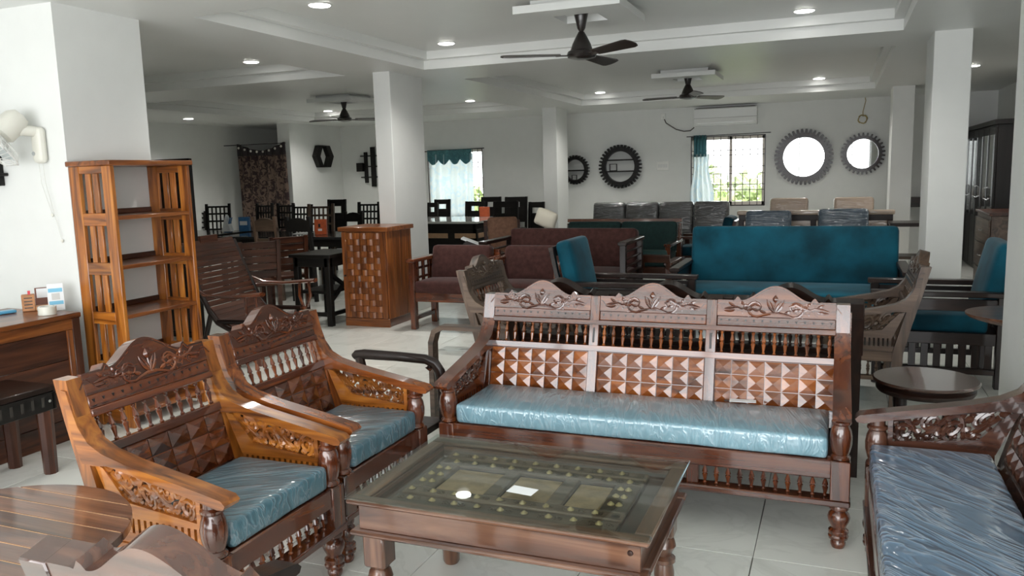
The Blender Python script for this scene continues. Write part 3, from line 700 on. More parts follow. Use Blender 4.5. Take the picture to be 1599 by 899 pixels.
# dark framed panel standing behind the bookshelf
a, b = aty(237, 247, 6.0), aty(291, 248, 6.0)
t = thing('framed_panel', 'dark framed upright panel showing behind the bookshelf', 'panel', (-5.95, 6.0, 0))
for nm, q in (('frame_side', (-.25, -.21)), ('frame_side', (.245, .285))): bx(nm, wood('black', 'z'), t, q[0], q[1], 0, .04, 0, 1.72)
bx('frame_top', wood('black', 'x'), t, -.25, .285, 0, .04, 1.68, 1.725); bx('frame_base', wood('black', 'x'), t, -.25, .285, 0, .04, .0, .06); bx('panel_board', wood('dark', 'x'), t, -.21, .245, .012, .028, .06, 1.68)

# ------------------------------------------------------------------ cabinet with woven block front
def cabinet():
    t = thing('cabinet', 'square wooden cabinet with basket weave block door, against a pillar', 'cabinet', (-4.66, 6.925, 0)); w, d, H = .525, .52, 1.01
    Z = wood('shelf', 'z'); X = wood('shelf', 'x')
    bx('body', wood('red', 'z'), t, .01, w-.01, .02, d, .0, H-.03, .003)
    bx('top_board', X, t, -.022, w+.03, -.012, d+.01, H-.045, H, .005); bx('base_board', X, t, .004, w-.002, .008, .03, 0, .085, .003)
    for q in ((w-.011, 'side_plank'),):
        for k in range(4): bx('side_plank', Z, t, w-.011, w+.002, .02+k*.123, .02+(k+1)*.123-.002, .085, H-.046, .002)
    dr = MB().box(.012, w-.012, .010, .02, .09, H-.05).build('door', Z, t)
    for a, b in ((.012, .065), (w-.07, w-.012)): bx('door_stile', Z, dr, a, b, .0, .012, .09, H-.05, .002)
    nc, nr = 5, 14; cw, ch = (w-.135)/nc, (H-.15)/nr
    def blk(dep):
        m = MB(); N = 6; top = []
        for k in range(N+1):
            u = -1+2*k/N; top.append((u*(cw/2-.0012), -dep*(1-.75*u*u)))
        m.prism(top + [(cw/2-.0012, .012), (-cw/2+.0012, .012)], 'z', -ch/2+.001, ch/2-.001); return m.mesh('woven_block', wood('shelf', 'z'))
    A, B = blk(.019), blk(.006)
    for i in range(nc):
        for j in range(nr): put(A if (i+j) % 2 else B, 'woven_block', dr, (.066+(i+.5)*cw, .0, .093+(j+.5)*ch))
    MB().lathe([(.008, -.02), (.011, -.012), (.006, -.004), (.006, .005)], .04, .52, 10, 'y').build('knob', BLACK, dr)
cabinet()

# ------------------------------------------------------------------ counter desk, its clutter and the stool
t = thing('counter_desk', 'polished brown counter desk against the left white wall', 'desk', (-4.20, 3.46, 0))
BY, BZ = wood('shelf', 'y'), wood('brown', 'z')
bx('desk_top', BY, t, -.62, .012, -1.75, 0, .722, .752, .005); bx('top_rail', BY, t, -.03, -.002, -1.74, -.002, .655, .722, .003)
for k in range(3): bx('front_plank', wood('brown', 'y'), t, -.026, -.012, -1.65, -.09, .13+k*.175, .13+(k+1)*.175-.002, .002)
bx('end_post', wood('shelf', 'z'), t, -.035, .0, -.095, -.06, .0, .655, .003); bx('end_panel', BZ, t, -.6, .0, -.058, -.004, 0, .722, .003); bx('base_rail', wood('brown', 'y'), t, -.03, -.004, -1.74, -.09, .0, .13, .003); bx('end_panel', BZ, t, -.6, .0, -1.745, -1.7, 0, .722, .003)
dz = .7535
def on_desk(px, py): q = atz(px, py, dz); return (q.x, q.y, dz)
q = on_desk(46, 485); t = thing('pen_stand', 'small wooden desk organiser with cut slots and red tip', 'organiser', (q[0], q[1], dz), .9)
ow = plain('light_ply', (.45, .21, .09), .6, var=.25)
bx('pen_box', ow, t, -.035, .035, -.03, .03, 0, .10, .003); MB().box(.0, .014, -.008, .006, .1, .122).build('red_cap', plain('red_plastic', (.6, .03, .05), .4), t)
for k in range(4): MB().box(-.022, .022, -.0312, -.0295, .018+k*.02, .024+k*.02).build('slot', BLACK, t)
bx('tray', ow, t, .035, .15, -.03, .05, 0, .025, .003)
q = on_desk(66, 478); t = thing('card_holder', 'brown desk holder with white cards standing in it', 'card holder', (q[0], q[1]+.02, dz), .9)
bx('holder_back', plain('brown_board', (.20, .085, .06), .6), t, -.05, .055, .02, .028, 0, .115, .002); bx('holder_front', plain('brown_board', (.2, .1, .07), .6), t, -.05, .055, -.02, -.012, 0, .055, .002); bx('holder_base', plain('brown_board', (.2, .1, .07), .6), t, -.05, .055, -.012, .02, 0, .012, .002)
for k in range(3): MB().box(-.04, .035, -.008+k*.007, -.006+k*.007, .012, .095+k*.008).build('card', PAPER, t)
q = on_desk(92, 484); t = thing('payment_stand', 'white and blue tent card stand at the desk end', 'sign stand', (q[0]-.0, q[1]-.01, dz), .95)
m = MB(); m.m = Matrix.Rotation(-.22, 4, 'X'); m.box(-.043, .043, -.002, .002, 0, .165); m.build('card_front', PAPER, t)
SK = plain('sky_blue_print', (.20, .52, .72), .5)
for a, b in ((.112, .135), (.036, .058)): m = MB(); m.m = Matrix.Rotation(-.22, 4, 'X'); m.box(-.038, .038, -.0028, -.0019, a, b); m.build('blue_band', SK, t)
m = MB(); m.m = Matrix.Rotation(-.22, 4, 'X'); m.box(-.022, .022, -.0028, -.0019, .065, .105); m.build('grey_square', plain('grey_print', (.60, .60, .58), .6), t)
m = MB(); m.m = Matrix.Translation((0, .07, 0)) @ Matrix.Rotation(.22, 4, 'X'); m.box(-.043, .043, -.002, .002, 0, .165); m.build('card_back', PAPER, t)
q = on_desk(72, 491); t = thing('tape_roll', 'wide roll of clear packing tape on the desk', 'tape', (q[0], q[1]+.01, dz))
MB().lathe([(.034, 0), (.050, 0), (.050, .048), (.034, .048), (.034, 0)], seg=28).build('tape', plain('clear_tape', (.72, .72, .64), .2, coat=.6), t); 
q = on_desk(6, 489); o = MB().pillow(-.05, .05, -.03, .03, 0, .018, .007, 0, 4).build('blue_case', plain('blue_plastic', (.10, .35, .55), .3)); o.location = (q[0]+.02, q[1], dz); o.rotation_euler = (0, 0, 1.3); tag(o, 'small flat blue case on the counter desk', 'case')
t = thing('stool', 'dark wooden stool with carved slotted apron in front of the counter', 'stool', (-3.78, 2.70, 0), PI/2)
bx('seat', wood('dark', 'x'), t, -.35, .22, -.0, .36, .44, .475, .006)
def leg8(x, y): MB().lathe([(.034, 0), (.040, .30), (.040, .345)], x, y, 8).build('leg', wood('brown', 'z'), t)
for x in (-.30, .18):
    for y in (.045, .315): leg8(x, y)
for y in (.012, .348):
    ap = MB().box(-.34, .21, y-.012, y+.012, .345, .44, .003).build('apron', wood('black', 'x'), t)
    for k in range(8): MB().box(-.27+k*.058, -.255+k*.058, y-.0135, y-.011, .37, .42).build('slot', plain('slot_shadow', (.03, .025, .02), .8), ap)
    MB().lathe([(.008, -.003), (.008, .003)], .18, .395, 10, 'y').build('bolt', STEEL, ap).location = (0, y-.013, 0)
for x in (-.34, .21): bx('end_apron', wood('black', 'y'), t, x-.012, x+.012, .0, .36, .345, .44, .003)

# ------------------------------------------------------------------ wall fan above the counter
t = thing('wall_fan', 'white wall mounted fan above the counter desk', 'wall fan', (-4.535, 3.603, 1.70))
IV = plain('ivory_plastic', (.70, .69, .62), .35)
MB().pillow(-.045, .045, -.055, 0, -.06, .16, .03, 0, 6).build('wall_bracket', IV, t); MB().lathe([(.0, -.004), (.012, -.003), (.012, .004)], -.02, .0, 12, 'y').build('switch_knob', plain('grey_knob', (.4, .42, .42), .4), t).location = (0, -.056, 0)
MB().tube([(-.005, -.03, .13), (-.03, -.10, .14), (-.08, -.16, .13)], [.032, .034, .03], 12).build('arm', IV, t)
m = MB(); m.m = Matrix.Translation((-.075, -.15, .165)) @ Matrix.Rotation(math.radians(-30), 4, 'Z') @ Matrix.Rotation(math.radians(42), 4, 'X'); HM = m.m.copy()
m.lathe([(.0, .10), (.05, .09), (.075, .05), (.078, -.06), (.06, -.08), (0, -.08)], seg=24, ax='y'); m.build('motor_housing', IV, t)
m = MB(); m.m = HM
for k in range(36):
    a = 2*PI*k/36; cs_, sn = math.cos(a), math.sin(a)
    m.tube([(.05*cs_, -.085, .05*sn), (.15*cs_, -.10, .15*sn), (.185*cs_, -.14, .185*sn), (.15*cs_, -.19, .15*sn), (.04*cs_, -.20, .04*sn)], .0018, 4)
for r, y in ((.187, -.14), (.12, -.094), (.12, -.196)): m.tube([(r*math.cos(k*PI/20), y, r*math.sin(k*PI/20)) for k in range(41)], .004, 5)
m.build('guard', WHITE, t)['kind'] = 'stuff'
for k in range(3):
    m = MB(); m.m = HM @ Matrix.Rotation(k*2*PI/3, 4, 'Y'); m.sheet(lambda u, v: (.03+.13*u, -.14+.03*(v-.5), (.07*(v-.5))*(.6+u)), 4, 3); m.build('blade', plain('clear_grey_blade', (.55, .6, .6), .3), t)
for (xa, za, xb, zb_) in ((-.015, -.06, .03, -.37), (.02, -.06, .09, -.53)):
    cd = MB().tube([(xa, -.03, za), (xa+.005, -.03, za-.12), (xb, -.012, zb_)], .0016, 5).build('pull_cord', plain('cord_white', (.62, .62, .58), .7), t); MB().lathe([(0, zb_-.02), (.008, zb_-.012), (.008, zb_), (0, zb_+.006)], xb, -.012, 10).build('bead', IV, cd)
q = aty(4, 275, 3.59); t = thing('wall_shelf', 'dark wooden wall shelf end at the left edge', 'wall shelf', (q.x-.16, 3.603, q.z)); bx('upright', wood('black', 'z'), t, .13, .16, -.09, 0, -.06, .14); bx('ledge', wood('black', 'x'), t, -.2, .20, -.1, 0, .0, .02); bx('ledge', wood('black', 'x'), t, -.2, .165, -.1, 0, .40, .42); bx('upright', wood('black', 'z'), t, -.15, -.12, -.09, 0, -.06, .42)

# ------------------------------------------------------------------ upholstered seats further back
def lounge(name, label, cat, loc, rz, w, d, back_z, fab, wk, arm_z=.62, seat_z=.42, arms='slat', ncush=1, top_rail=False, group=None, plain_back=False, seatfab=None, pads=True):
    t = thing(name, label, cat, loc, rz, group); hw = w/2; X, Y, Z = wood(wk, 'x'), wood(wk, 'y'), wood(wk, 'z'); sf_ = seatfab or fab
    for s in (-1, 1):
        x = s*(hw-.03)
        bx('front_leg', Z, t, x-.03, x+.03, .0, .06, 0, arm_z-.03, .004); bx('rear_leg', Z, t, x-.03, x+.03, d-.08, d-.02, 0, arm_z-.03, .004)
        bx('armrest', Y, t, x-.045, x+.045, -.02, d-.01, arm_z-.035, arm_z, .006)
        bx('side_rail', Y, t, x-.022, x+.022, .06, d-.08, seat_z-.13, seat_z-.05, .003); bx('side_stretcher', Y, t, x-.02, x+.02, .06, d-.08, .09, .13, .003)
        if arms == 'slat':
            for k in range(9): yy = .06+(d-.14)*(k+.5)/9; bx('side_slat', Z, t, x-.010, x+.010, yy-.022, yy+.022, .13, seat_z-.13, .002)
            bx('upper_side_rail', Y, t, x-.02, x+.02, .06, d-.08, arm_z-.13, arm_z-.05, .003)
        elif arms == 'louvre':
            for k in range(5): zz = seat_z-.03+k*(arm_z-seat_z-.01)/5; bx('louvre', Y, t, x-.022, x+.022, .06, d-.08, zz, zz+.014, .002)
        elif arms == 'lattice':
            for k in range(3): zz = seat_z-.02+k*(arm_z-seat_z)/3; bx('lattice_bar', Y, t, x-.012, x+.012, .06, d-.08, zz, zz+.025, .002)
            for k in range(3): yy = .06+(d-.14)*(k+.5)/3; bx('lattice_bar', Z, t, x-.014, x+.014, yy-.014, yy+.014, seat_z-.06, arm_z-.03, .002)
    bx('front_rail', X, t, -hw+.06, hw-.06, .01, .05, seat_z-.14, seat_z-.05, .003); bx('seat_deck', X, t, -hw+.06, hw-.06, .05, d-.04, seat_z-.09, seat_z-.06, .003)
    th = math.radians(12); MM = Matrix.Translation((0, d-.10, seat_z-.05)) @ Matrix.Rotation(-th, 4, 'X'); hh = (back_z-seat_z+.05)/math.cos(th)
    def bb(nm, mat, *q):
        m = MB(); m.m = MM; m.box(*q, .003); return m.build(nm, mat, t)
    if not plain_back:
        bb('back_top_rail', X, -hw+.01, hw-.01, .03, .07, hh-.11 if not top_rail else hh-.045, hh-.03 if not top_rail else hh); bb('back_low_rail', X, -hw+.06, hw-.06, .03, .07, .02, .09)
        for k in range(ncush*2+1): xx = -hw+.03+(w-.06)*k/(ncush*2); bb('back_stile', Z, xx-.022, xx+.022, .032, .068, .0, hh-.06)
    bwid = (w-.10)/ncush
    for k in range(ncush):
        xa = -hw+.05+k*bwid
        if pads: MB().pillow(xa+.003, xa+bwid-.003, .0, d-.12, seat_z-.06, seat_z+.06, .03, .015, 8, 0).build('seat_pad', sf_, t, 60)
        m = MB(); m.m = MM; m.pillow(xa+.003, xa+bwid-.003, -.10, .03 if not plain_back else .07, .07, hh-(.05 if top_rail else 0), .045, 0, 8, 0, 0, .012); m.build('back_pad', fab, t, 60)
    return t
lounge('upholstered_sofa', 'wide teal velvet sofa behind the carved sofa', 'sofa', (-.395, 7.22, 0), 0, 1.95, .86, .925, TEAL, 'dark', arms='slat', plain_back=True, seat_z=.36)
lounge('lounge_chair', 'dark framed lounge chair with teal cushions beside the right pillar', 'armchair', (.25, 6.31, 0), -PI/2, .68, .82, .95, TEAL, 'dark', arm_z=.645)
lounge('lounge_chair', 'dark framed lounge chair with teal back cushion left of the teal sofa', 'armchair', (-1.08, 6.47, 0), PI/2, .66, 1.0, .94, TEAL, 'dark', arm_z=.62)
lounge('upholstered_sofa', 'long plain brown velvet sofa in the middle of the showroom', 'sofa', (-2.70, 7.75, 0), 0, 1.56, .80, .875, BROWNV, 'dark', arms='louvre', arm_z=.80, plain_back=True)
lounge('settee', 'brown upholstered wooden settee next to the woven front cabinet', 'settee', (-3.50, 6.90, 0), 0, .76, .52, .79, BROWNV, 'red', arms='lattice', arm_z=.70, group='pair of brown settees')
lounge('settee', 'brown upholstered wooden settee behind the weathered carved armchair', 'settee', (-2.70, 6.90, 0), 0, .76, .52, .79, BROWNV, 'red', arms='louvre', arm_z=.70, group='pair of brown settees')
lounge('upholstered_sofa', 'green fabric sofa with reddish wooden top rail', 'sofa', (-2.60, 9.55, 0), 0, 1.55, .80, .88, GREENV, 'red', top_rail=True, ncush=2, arms='open')
lounge('upholstered_sofa', 'charcoal four panel sofa under the barred window', 'sofa', (-2.66, 12.25, 0), 0, 2.3, .80, .97, LEATHER, 'dark', ncush=4, arms='open', plain_back=True)
lounge('lounge_chair', 'low chair with dark blue wrapped seat beside the green sofa', 'armchair', (-1.96, 9.25, 0), PI, .62, .6, .62, GREENV, 'brown', arms='open', arm_z=.50, seatfab=NAVYW)
lounge('lounge_chair', 'teal sided lounge chair beside the charcoal sofa', 'armchair', (-1.93, 10.9, 0), -PI/2, .60, .68, .86, TEAL, 'brown', arms='open')
lounge('wrapped_chair', 'navy plastic wrapped chair above the left half of the teal sofa', 'chair', (-.775, 9.75, 0), 0, .64, .62, .955, NAVYW, 'dark', arms='open', plain_back=True, arm_z=.6, group='navy wrapped chairs')
lounge('wrapped_chair', 'navy plastic wrapped chair above the right half of the teal sofa', 'chair', (.07, 9.75, 0), 0, .66, .62, .97, NAVYW, 'dark', arms='open', plain_back=True, arm_z=.6, group='navy wrapped chairs')
lounge('wrapped_chair', 'beige wrapped chair under the large gear mirror', 'chair', (-.63, 11.5, 0), 0, .62, .6, 1.04, BEIGE, 'dark', arms='open', plain_back=True, arm_z=.6, group='beige wrapped chairs')
lounge('wrapped_chair', 'beige wrapped chair under the small gear mirror', 'chair', (.21, 11.5, 0), 0, .62, .6, 1.04, BEIGE, 'dark', arms='open', plain_back=True, arm_z=.6, group='beige wrapped chairs')
# beige topped settle seen from behind
t = thing('settle', 'dark framed settle with beige padded top rail behind the navy chairs', 'bench', (-.27, 10.75, 0))
MB().pillow(-.92, .92, -.04, .05, .885, .945, .02, 0, 8).build('padded_rail', BEIGE, t, 60)
bx('back_rail', wood('dark', 'x'), t, -.9, .9, -.02, .03, .815, .885); bx('lower_rail', wood('dark', 'x'), t, -.9, .9, -.02, .03, .42, .48)
for k in range(5): x = -.87+k*.435; bx('upright', wood('dark', 'z'), t, x-.03, x+.03, -.02, .03, 0, .82)
for k in range(4): x = -.84+k*.435; bx('back_panel', BEIGE, t, x, x+.375, .005, .02, .48, .815)
bx('seat', BEIGE, t, -.9, .9, .03, .48, .40, .46, .02)
for x in (-.86, .86): bx('front_leg', wood('dark', 'z'), t, x-.03, x+.03, .42, .48, 0, .40)
# low dark desk and crates by the right pillar
t = thing('console_table', 'low dark framed console behind the right pillar', 'table', (.56, 10.0, 0)); bx('top', wood('dark', 'x'), t, -.0, .62, 0, .45, .79, .83)
for x in (.03, .59):
    for y in (.03, .42): bx('leg', wood('dark', 'z'), t, x-.025, x+.025, y-.025, y+.025, 0, .79)
bx('shelf', wood('grey', 'x'), t, .03, .59, .03, .42, .42, .45)
t = thing('wall_ledge', 'short dark shelf on the wall behind the far pillar', 'wall shelf', (1.02, BACK-.25, .78)); bx('ledge', wood('dark', 'x'), t, 0, .55, 0, .248, 0, .16)
# white pillow and chair beside the green sofa
lounge('lounge_chair', 'reddish wooden chair with tan back left of the green sofa', 'armchair', (-3.80, 9.3, 0), .5, .5, .6, .93, plain('tan_fabric', (.20, .10, .06), .8, var=.2), 'brown', arms='open', arm_z=.6)
m = MB(); m.m = Matrix.Rotation(.35, 4, 'Y'); m.pillow(-.13, .13, -.04, .04, -.10, .10, .04, 0, 6, .01, 2, .03); o = m.build('throw_pillow', plain('cream_cloth', (.62, .58, .48), .8), None, 60); o.location = (-3.05, 8.62, .985); tag(o, 'cream throw pillow resting on the brown sofa back', 'pillow')

# low bench with a curled arm between armchair and sofa
t = thing('low_bench', 'low dark bench with glossy curled armrest left of the carved sofa', 'bench', (-2.15, 3.66, 0))
prof = [(-.265, .0, .535), (-.25, .0, .55), (-.20, .0, .555), (.0, .0, .555), (.17, .0, .55), (.225, .0, .53), (.25, .0, .49), (.262, .0, .42), (.265, .0, .3), (.265, .0, .0)]
MB().tube(prof, [.022, .026, .028, .026, .026, .028, .03, .03, .028, .026], 10, .8, (0, 1, 0)).build('armrest', wood('dark', 'x'), t); MB().tube([(-.235, 0, .54), (-.215, 0, .45), (-.22, 0, .0)], .026, 8).build('rear_leg', wood('dark', 'z'), t)
MB().tube([(.20, 0, .535), (.185, 0, .505), (.20, 0, .49)], [.02, .018, .008], 8).build('scroll', wood('brown', 'z'), t)
bx('seat', wood('dark', 'x'), t, -.24, .26, -.34, .02, .20, .235); 
for x in (-.22, .25): bx('front_leg', wood('dark', 'z'), t, x-.02, x+.02, -.33, -.29, 0, .20)
# waterfall side table in front of the weathered chair
t = thing('waterfall_table', 'small weathered table with curved leg behind the sofa arm', 'table', (-2.0, 4.22, 0))
m = MB(); p_ = [(-.235, 0), (-.23, .50), (-.21, .565), (-.17, .588), (.29, .588), (.29, .615), (-.18, .615), (-.235, .585), (-.262, .51), (-.265, 0)]; m.prism(p_, 'y', 0, .07); m.build('curved_top', wood('grey', 'x'), t); bx('leg', wood('grey', 'z'), t, .25, .29, 0, .07, 0, .588)
# crumpled clear film on the floor
def film(u, v): return (u*.45, v*.32, .003+.014*(.5+.5*math.sin(u*9+v*4))*(.5+.5*math.sin(v*7-u*3)))
q = atz(700, 548, 0); o = MB().sheet(film, 18, 14).build('plastic_film', PLASTIC, None, 20); o.location = (q.x-.1, q.y-.15, 0); tag(o, 'crumpled clear plastic film on the floor beside the sofa', 'plastic film')

# ------------------------------------------------------------------ planter chair behind the bookshelf
def planter():
    t = thing('planter_chair', 'long slatted planter chair with wide arms beside the bookshelf', 'armchair', (-4.45, 5.56, 0), PI/2+.12); K = wood('brown', 'x'); w = .74
    prof = []
    for k in range(22):
        u = k/21; y = .05+.62*u if False else None
    P = [(-.10, .33), (.05, .31), (.20, .32), (.30, .37), (.37, .46), (.43, .58), (.48, .70), (.53, .82), (.57, .93), (.60, 1.0)]
    def at(u):
        f = u*(len(P)-1); i = min(int(f), len(P)-2); g = f-i; return (P[i][0]+(P[i+1][0]-P[i][0])*g, P[i][1]+(P[i+1][1]-P[i][1])*g, math.atan2(P[i+1][1]-P[i][1], P[i+1][0]-P[i][0]))
    n = 24
    for k in range(n):
        y, z, a = at((k+.5)/n); m = MB(); m.m = Matrix.Translation((0, y, z)) @ Matrix.Rotation(a, 4, 'X'); m.box(-w/2+.02, w/2-.02, -.021, .021, -.006, .008, .002); m.build('slat', K, t)
    for s in (-1, 1):
        x = s*w/2
        MB().tube([(x, y, z-.02) for y, z in P], .022, 8).build('side_frame', wood('dark', 'y'), t)
        MB().tube([(x+s*.03, .52, .66), (x+s*.06, .35, .585), (x+s*.06, .15, .575), (x+s*.06, -.05, .59), (x+s*.06, -.17, .60)], [.02, .028, .034, .04, .044], 10, .45, (0, 0, 1)).build('armrest', wood('red', 'y'), t)
        for dy in (-.045, .045): MB().tube([(x+s*.05, -.06+dy*.4, .36), (x+s*.055, -.06+dy*1.2, .46), (x+s*.055, -.06+dy, .58)], .014, 8).build('arm_support', wood('red', 'z'), t)
        MB().tube([(x, .30, .36), (x, -.06, .36)], .02, 8).build('seat_rail', wood('dark', 'y'), t)
        bx('front_leg', wood('red', 'z'), t, x-.022, x+.022, -.09, -.045, 0, .37); MB().tube([(x, .50, .0), (x, .36, .42), (x, .52, .78)], .022, 8).build('rear_leg', wood('dark', 'z'), t)
        bx('floor_rail', wood('dark', 'y'), t, x-.02, x+.02, -.06, .5, .06, .10)
    MB().box(-.12, .12, .585, .61, .985, 1.045).build('headrest', K, t)
planter()

# ------------------------------------------------------------------ dining pieces on the left
def dchair(label, loc, rz, style='lattice', h=1.1, kind='black', w=.42, group='dark dining chairs'):
    t = thing('dining_chair', label, 'chair', loc, rz, group); Z, X = wood(kind, 'z'), wood(kind, 'x'); hw = w/2
    for s in (-1, 1):
        bx('front_leg', Z, t, s*hw, s*(hw-.045), 0, .045, 0, .43); MB().prism([(.36, 0), (.40, 0), (.41, .45), (.47, h), (.43, h), (.37, .45)], 'x', s*hw, s*(hw-.04)).build('rear_post', Z, t)
    bx('seat', X, t, -hw, hw, -.01, .40, .43, .47, .008)
    MM = Matrix.Translation((0, .385, .45)) @ Matrix.Rotation(-.09, 4, 'X'); hh = h-.45
    def bb(nm, *q): m = MB(); m.m = MM; m.box(*q, .002); m.build(nm, X, t)
    if style == 'lattice':
        zs = [hh*.40, hh*.60, hh*.78, hh*.95]
        for z in zs: bb('cross_rail', -hw+.04, hw-.04, 0, .02, z-.03, z)
        for k in range(6): x = -hw+.04+(w-.08)*k/5; bb('back_bar', x-.012, x+.012, .002, .018, hh*.36, hh*.95)
    elif style == 'cutout':
        bb('back_panel', -hw+.04, hw-.04, 0, .02, .12, hh*.68); bb('back_panel', -hw+.04, hw-.04, 0, .02, hh*.84, hh)
        for a, b in ((-hw+.04, -.075), (.075, hw-.04)): bb('back_panel', a, b, 0, .02, hh*.68, hh*.84)
    elif style == 'plank':
        for k in range(5): bb('back_plank', -hw+.04, hw-.04, 0, .02, .08+k*(hh-.08)/5, .08+(k+1)*(hh-.08)/5-.008)
    elif style == 'arch':
        m = MB(); m.m = MM; m.prism([(-hw, hh*.7), (hw, hh*.7)] + [(hw*math.cos(a), hh*.78+hh*.2*math.sin(a)) for a in [k*PI/8 for k in range(9)]], 'y', 0, .025); m.build('arched_rail', X, t); bb('cross_rail', -hw+.04, hw-.04, 0, .02, hh*.45, hh*.55)
    return t
def px_chair(label, x, y, Y, rz, **k):       # chair whose top centre shows at that pixel, standing on the floor at depth Y
    q = aty(x, y, Y); return dchair(label, (q.x+.45*math.sin(rz), Y-.45*math.cos(rz), 0), rz, h=max(.85, min(1.15, q.z)), **k)
px_chair('dark lattice back dining chair against the left wall', 340, 318, 10.8, .4)
px_chair('dark dining chair partly hidden by the bookshelf', 304, 330, 12.2, .5)
px_chair('dark lattice dining chair in front of the damask curtain, left one', 413, 317, 11.3, .1, w=.33)
px_chair('dark lattice dining chair in front of the damask curtain, right one', 446, 317, 11.4, .1, w=.33)
px_chair('dark lattice dining chair right of the damask curtain', 472, 319, 11.0, -.1)
px_chair('grey lattice back chair behind the orange box', 501, 318, 10.0, .15, kind='grey')
px_chair('dark solid back chair with one cutout right of the orange box', 526, 311, 11.6, .1, style='cutout', w=.34)
px_chair('dark arch backed chair behind the woven front cabinet', 552, 330, 10.95, 0, style='arch', w=.34)
px_chair('dark lattice chair beside the white pillar', 576, 315, 11.65, 0)
px_chair('grey arch backed chair at the dark dining table', 412, 338, 8.15, PI, style='arch', kind='grey', w=.36)
px_chair('dark arch backed chair at the dark dining table', 464, 338, 8.15, PI, style='arch', w=.36)
for lb, x, y, Y, rz in [('brown plank back chair right of the planter chair', 404, 374, 6.55, .95+PI), ('second brown plank back chair, beside the x braced table', 450, 368, 7.15, .95+PI)]:
    q = aty(x, y, Y); dchair(lb, (q.x+.45*math.sin(rz), Y-.45*math.cos(rz), 0), rz, 'plank', .90, 'brown', .42, 'brown plank back chairs')
def dtable(name, label, x0, x1, y0, y1, z, kind, topmat=None, panel=False, xb=False):
    t = thing(name, label, 'table', ((x0+x1)/2, (y0+y1)/2, 0)); hx, hy = (x1-x0)/2, (y1-y0)/2
    bx('table_top', topmat or wood(kind, 'x'), t, -hx, hx, -hy, hy, z-.035, z, .004)
    for s in (-1, 1):
        bx('apron', wood(kind, 'x'), t, -hx+.05, hx-.05, s*(hy-.05), s*(hy-.03), z-.13, z-.036); bx('apron', wood(kind, 'y'), t, s*(hx-.05), s*(hx-.03), -hy+.05, hy-.05, z-.13, z-.036)
        for q in (-1, 1): bx('leg', wood(kind, 'z'), t, s*(hx-.03), s*(hx-.09), q*(hy-.03), q*(hy-.09), 0, z-.036)
    if xb:
        for s in (-1, 1): m = MB(); m.m = Matrix.Translation((hx-.06, 0, .40)) @ Matrix.Rotation(s*.55, 4, 'X'); m.box(-.015, .015, -hy+.06, hy-.06, -.018, .018); m.build('cross_brace', wood(kind, 'y'), t)
        bx('stretcher', wood(kind, 'x'), t, -hx+.06, hx-.06, -hy+.04, -hy+.08, .10, .14); bx('side_stretcher', wood(kind, 'y'), t, hx-.08, hx-.04, -hy+.06, hy-.06, .10, .14); bx('lower_shelf', wood(kind, 'x'), t, -hx+.06, hx-.06, -hy+.06, hy-.06, .33, .36)
    if panel:
        bx('base_box', wood(kind, 'x'), t, -hx+.09, hx-.02, -hy+.03, hy-.09, .05, z-.13)
        tanp = plain('tan_panel', (.42, .26, .15), .5, var=.1)
        for a, b in ((-.95, -.62), (-.42, .35), (.5, .95)): bx('tan_panel', tanp, t, hx*a, hx*b, -hy+.02, -hy+.032, z-.27, z-.19)
        for a, b in ((-.9, -.3), (-.2, .6)): bx('tan_panel', tanp, t, hx-.022, hx-.008, hy*a, hy*b, z-.27, z-.19)
    return t
dtable('side_table', 'dark x braced side table left of the woven front cabinet', -5.22, -4.72, 6.80, 7.42, .74, 'black', xb=True)
dtable('dining_table', 'long black dining table with boxes on top', -7.9, -5.6, 8.75, 9.75, .755, 'black', plain('black_gloss', (.02, .02, .02), .12))
dtable('dining_table', 'dark dining table near the left wall', -10.0, -8.2, 8.7, 9.9, .755, 'black', plain('black_gloss', (.02, .02, .02), .12))
dtable('dining_table', 'pale topped dark dining table with tan inlays beside the curtained window', -6.95, -5.30, 11.7, 13.15, .76, 'black', plain('pale_gloss_top', (.55, .55, .52), .06, coat=.5), panel=True)
def carton(name, label, px, py, z, w, d, h, mat, rz=0):
    q = atz(px, py, z); t = thing(name, label, 'box', (q.x, q.y, z), rz); bx('carton', mat, t, -w/2, w/2, -d/2, d/2, 0, h, .002); return t
OR = plain('orange_card', (.55, .10, .025), .5, var=.15); BLC = plain('blue_card', (.04, .16, .36), .5, var=.15)
t = carton('carton', 'orange printed carton standing on the long black table', 502, 366, .757, .16, .05, .205, OR, .3); MB().box(-.035, .02, -.0265, -.0245, .05, .08).build('printed_mark', PAPER, t); MB().box(-.03, .0, -.0265, -.0245, .10, .145).build('dark_print', BLACK, t)
q = atz(473, 364, .757); t = thing('paper_sheet', 'white paper on the long black table beside the orange carton', 'paper', (q.x, q.y, .757), .2); MB().box(-.09, .09, -.14, .14, 0, .004).build('sheet', PAPER, t)
t = carton('carton', 'blue printed carton standing below the damask curtain', 381, 347, .757, .16, .06, .21, BLC, .2); q = aty(383, 350, 9.7); t.location = (q.x-.03, 9.72, .757); MB().box(-.06, .06, -.0325, -.029, .09, .15).build('white_print', PAPER, t)
t = carton('tent_card', 'blue and white tent card on the dark table near the left wall', 356, 362, .757, .10, .10, .01, BLC, .3)
m = MB(); m.prism([(-.07, .01), (.07, .01), (.0, .24)], 'y', -.06, .06); m.build('folded_card', PAPER, t); m = MB(); m.m = Matrix.Translation((.0355, 0, .125)) @ Matrix.Rotation(.295, 4, 'Y'); m.box(.0, .003, -.05, .05, -.08, .09); m.build('blue_face', BLC, t)
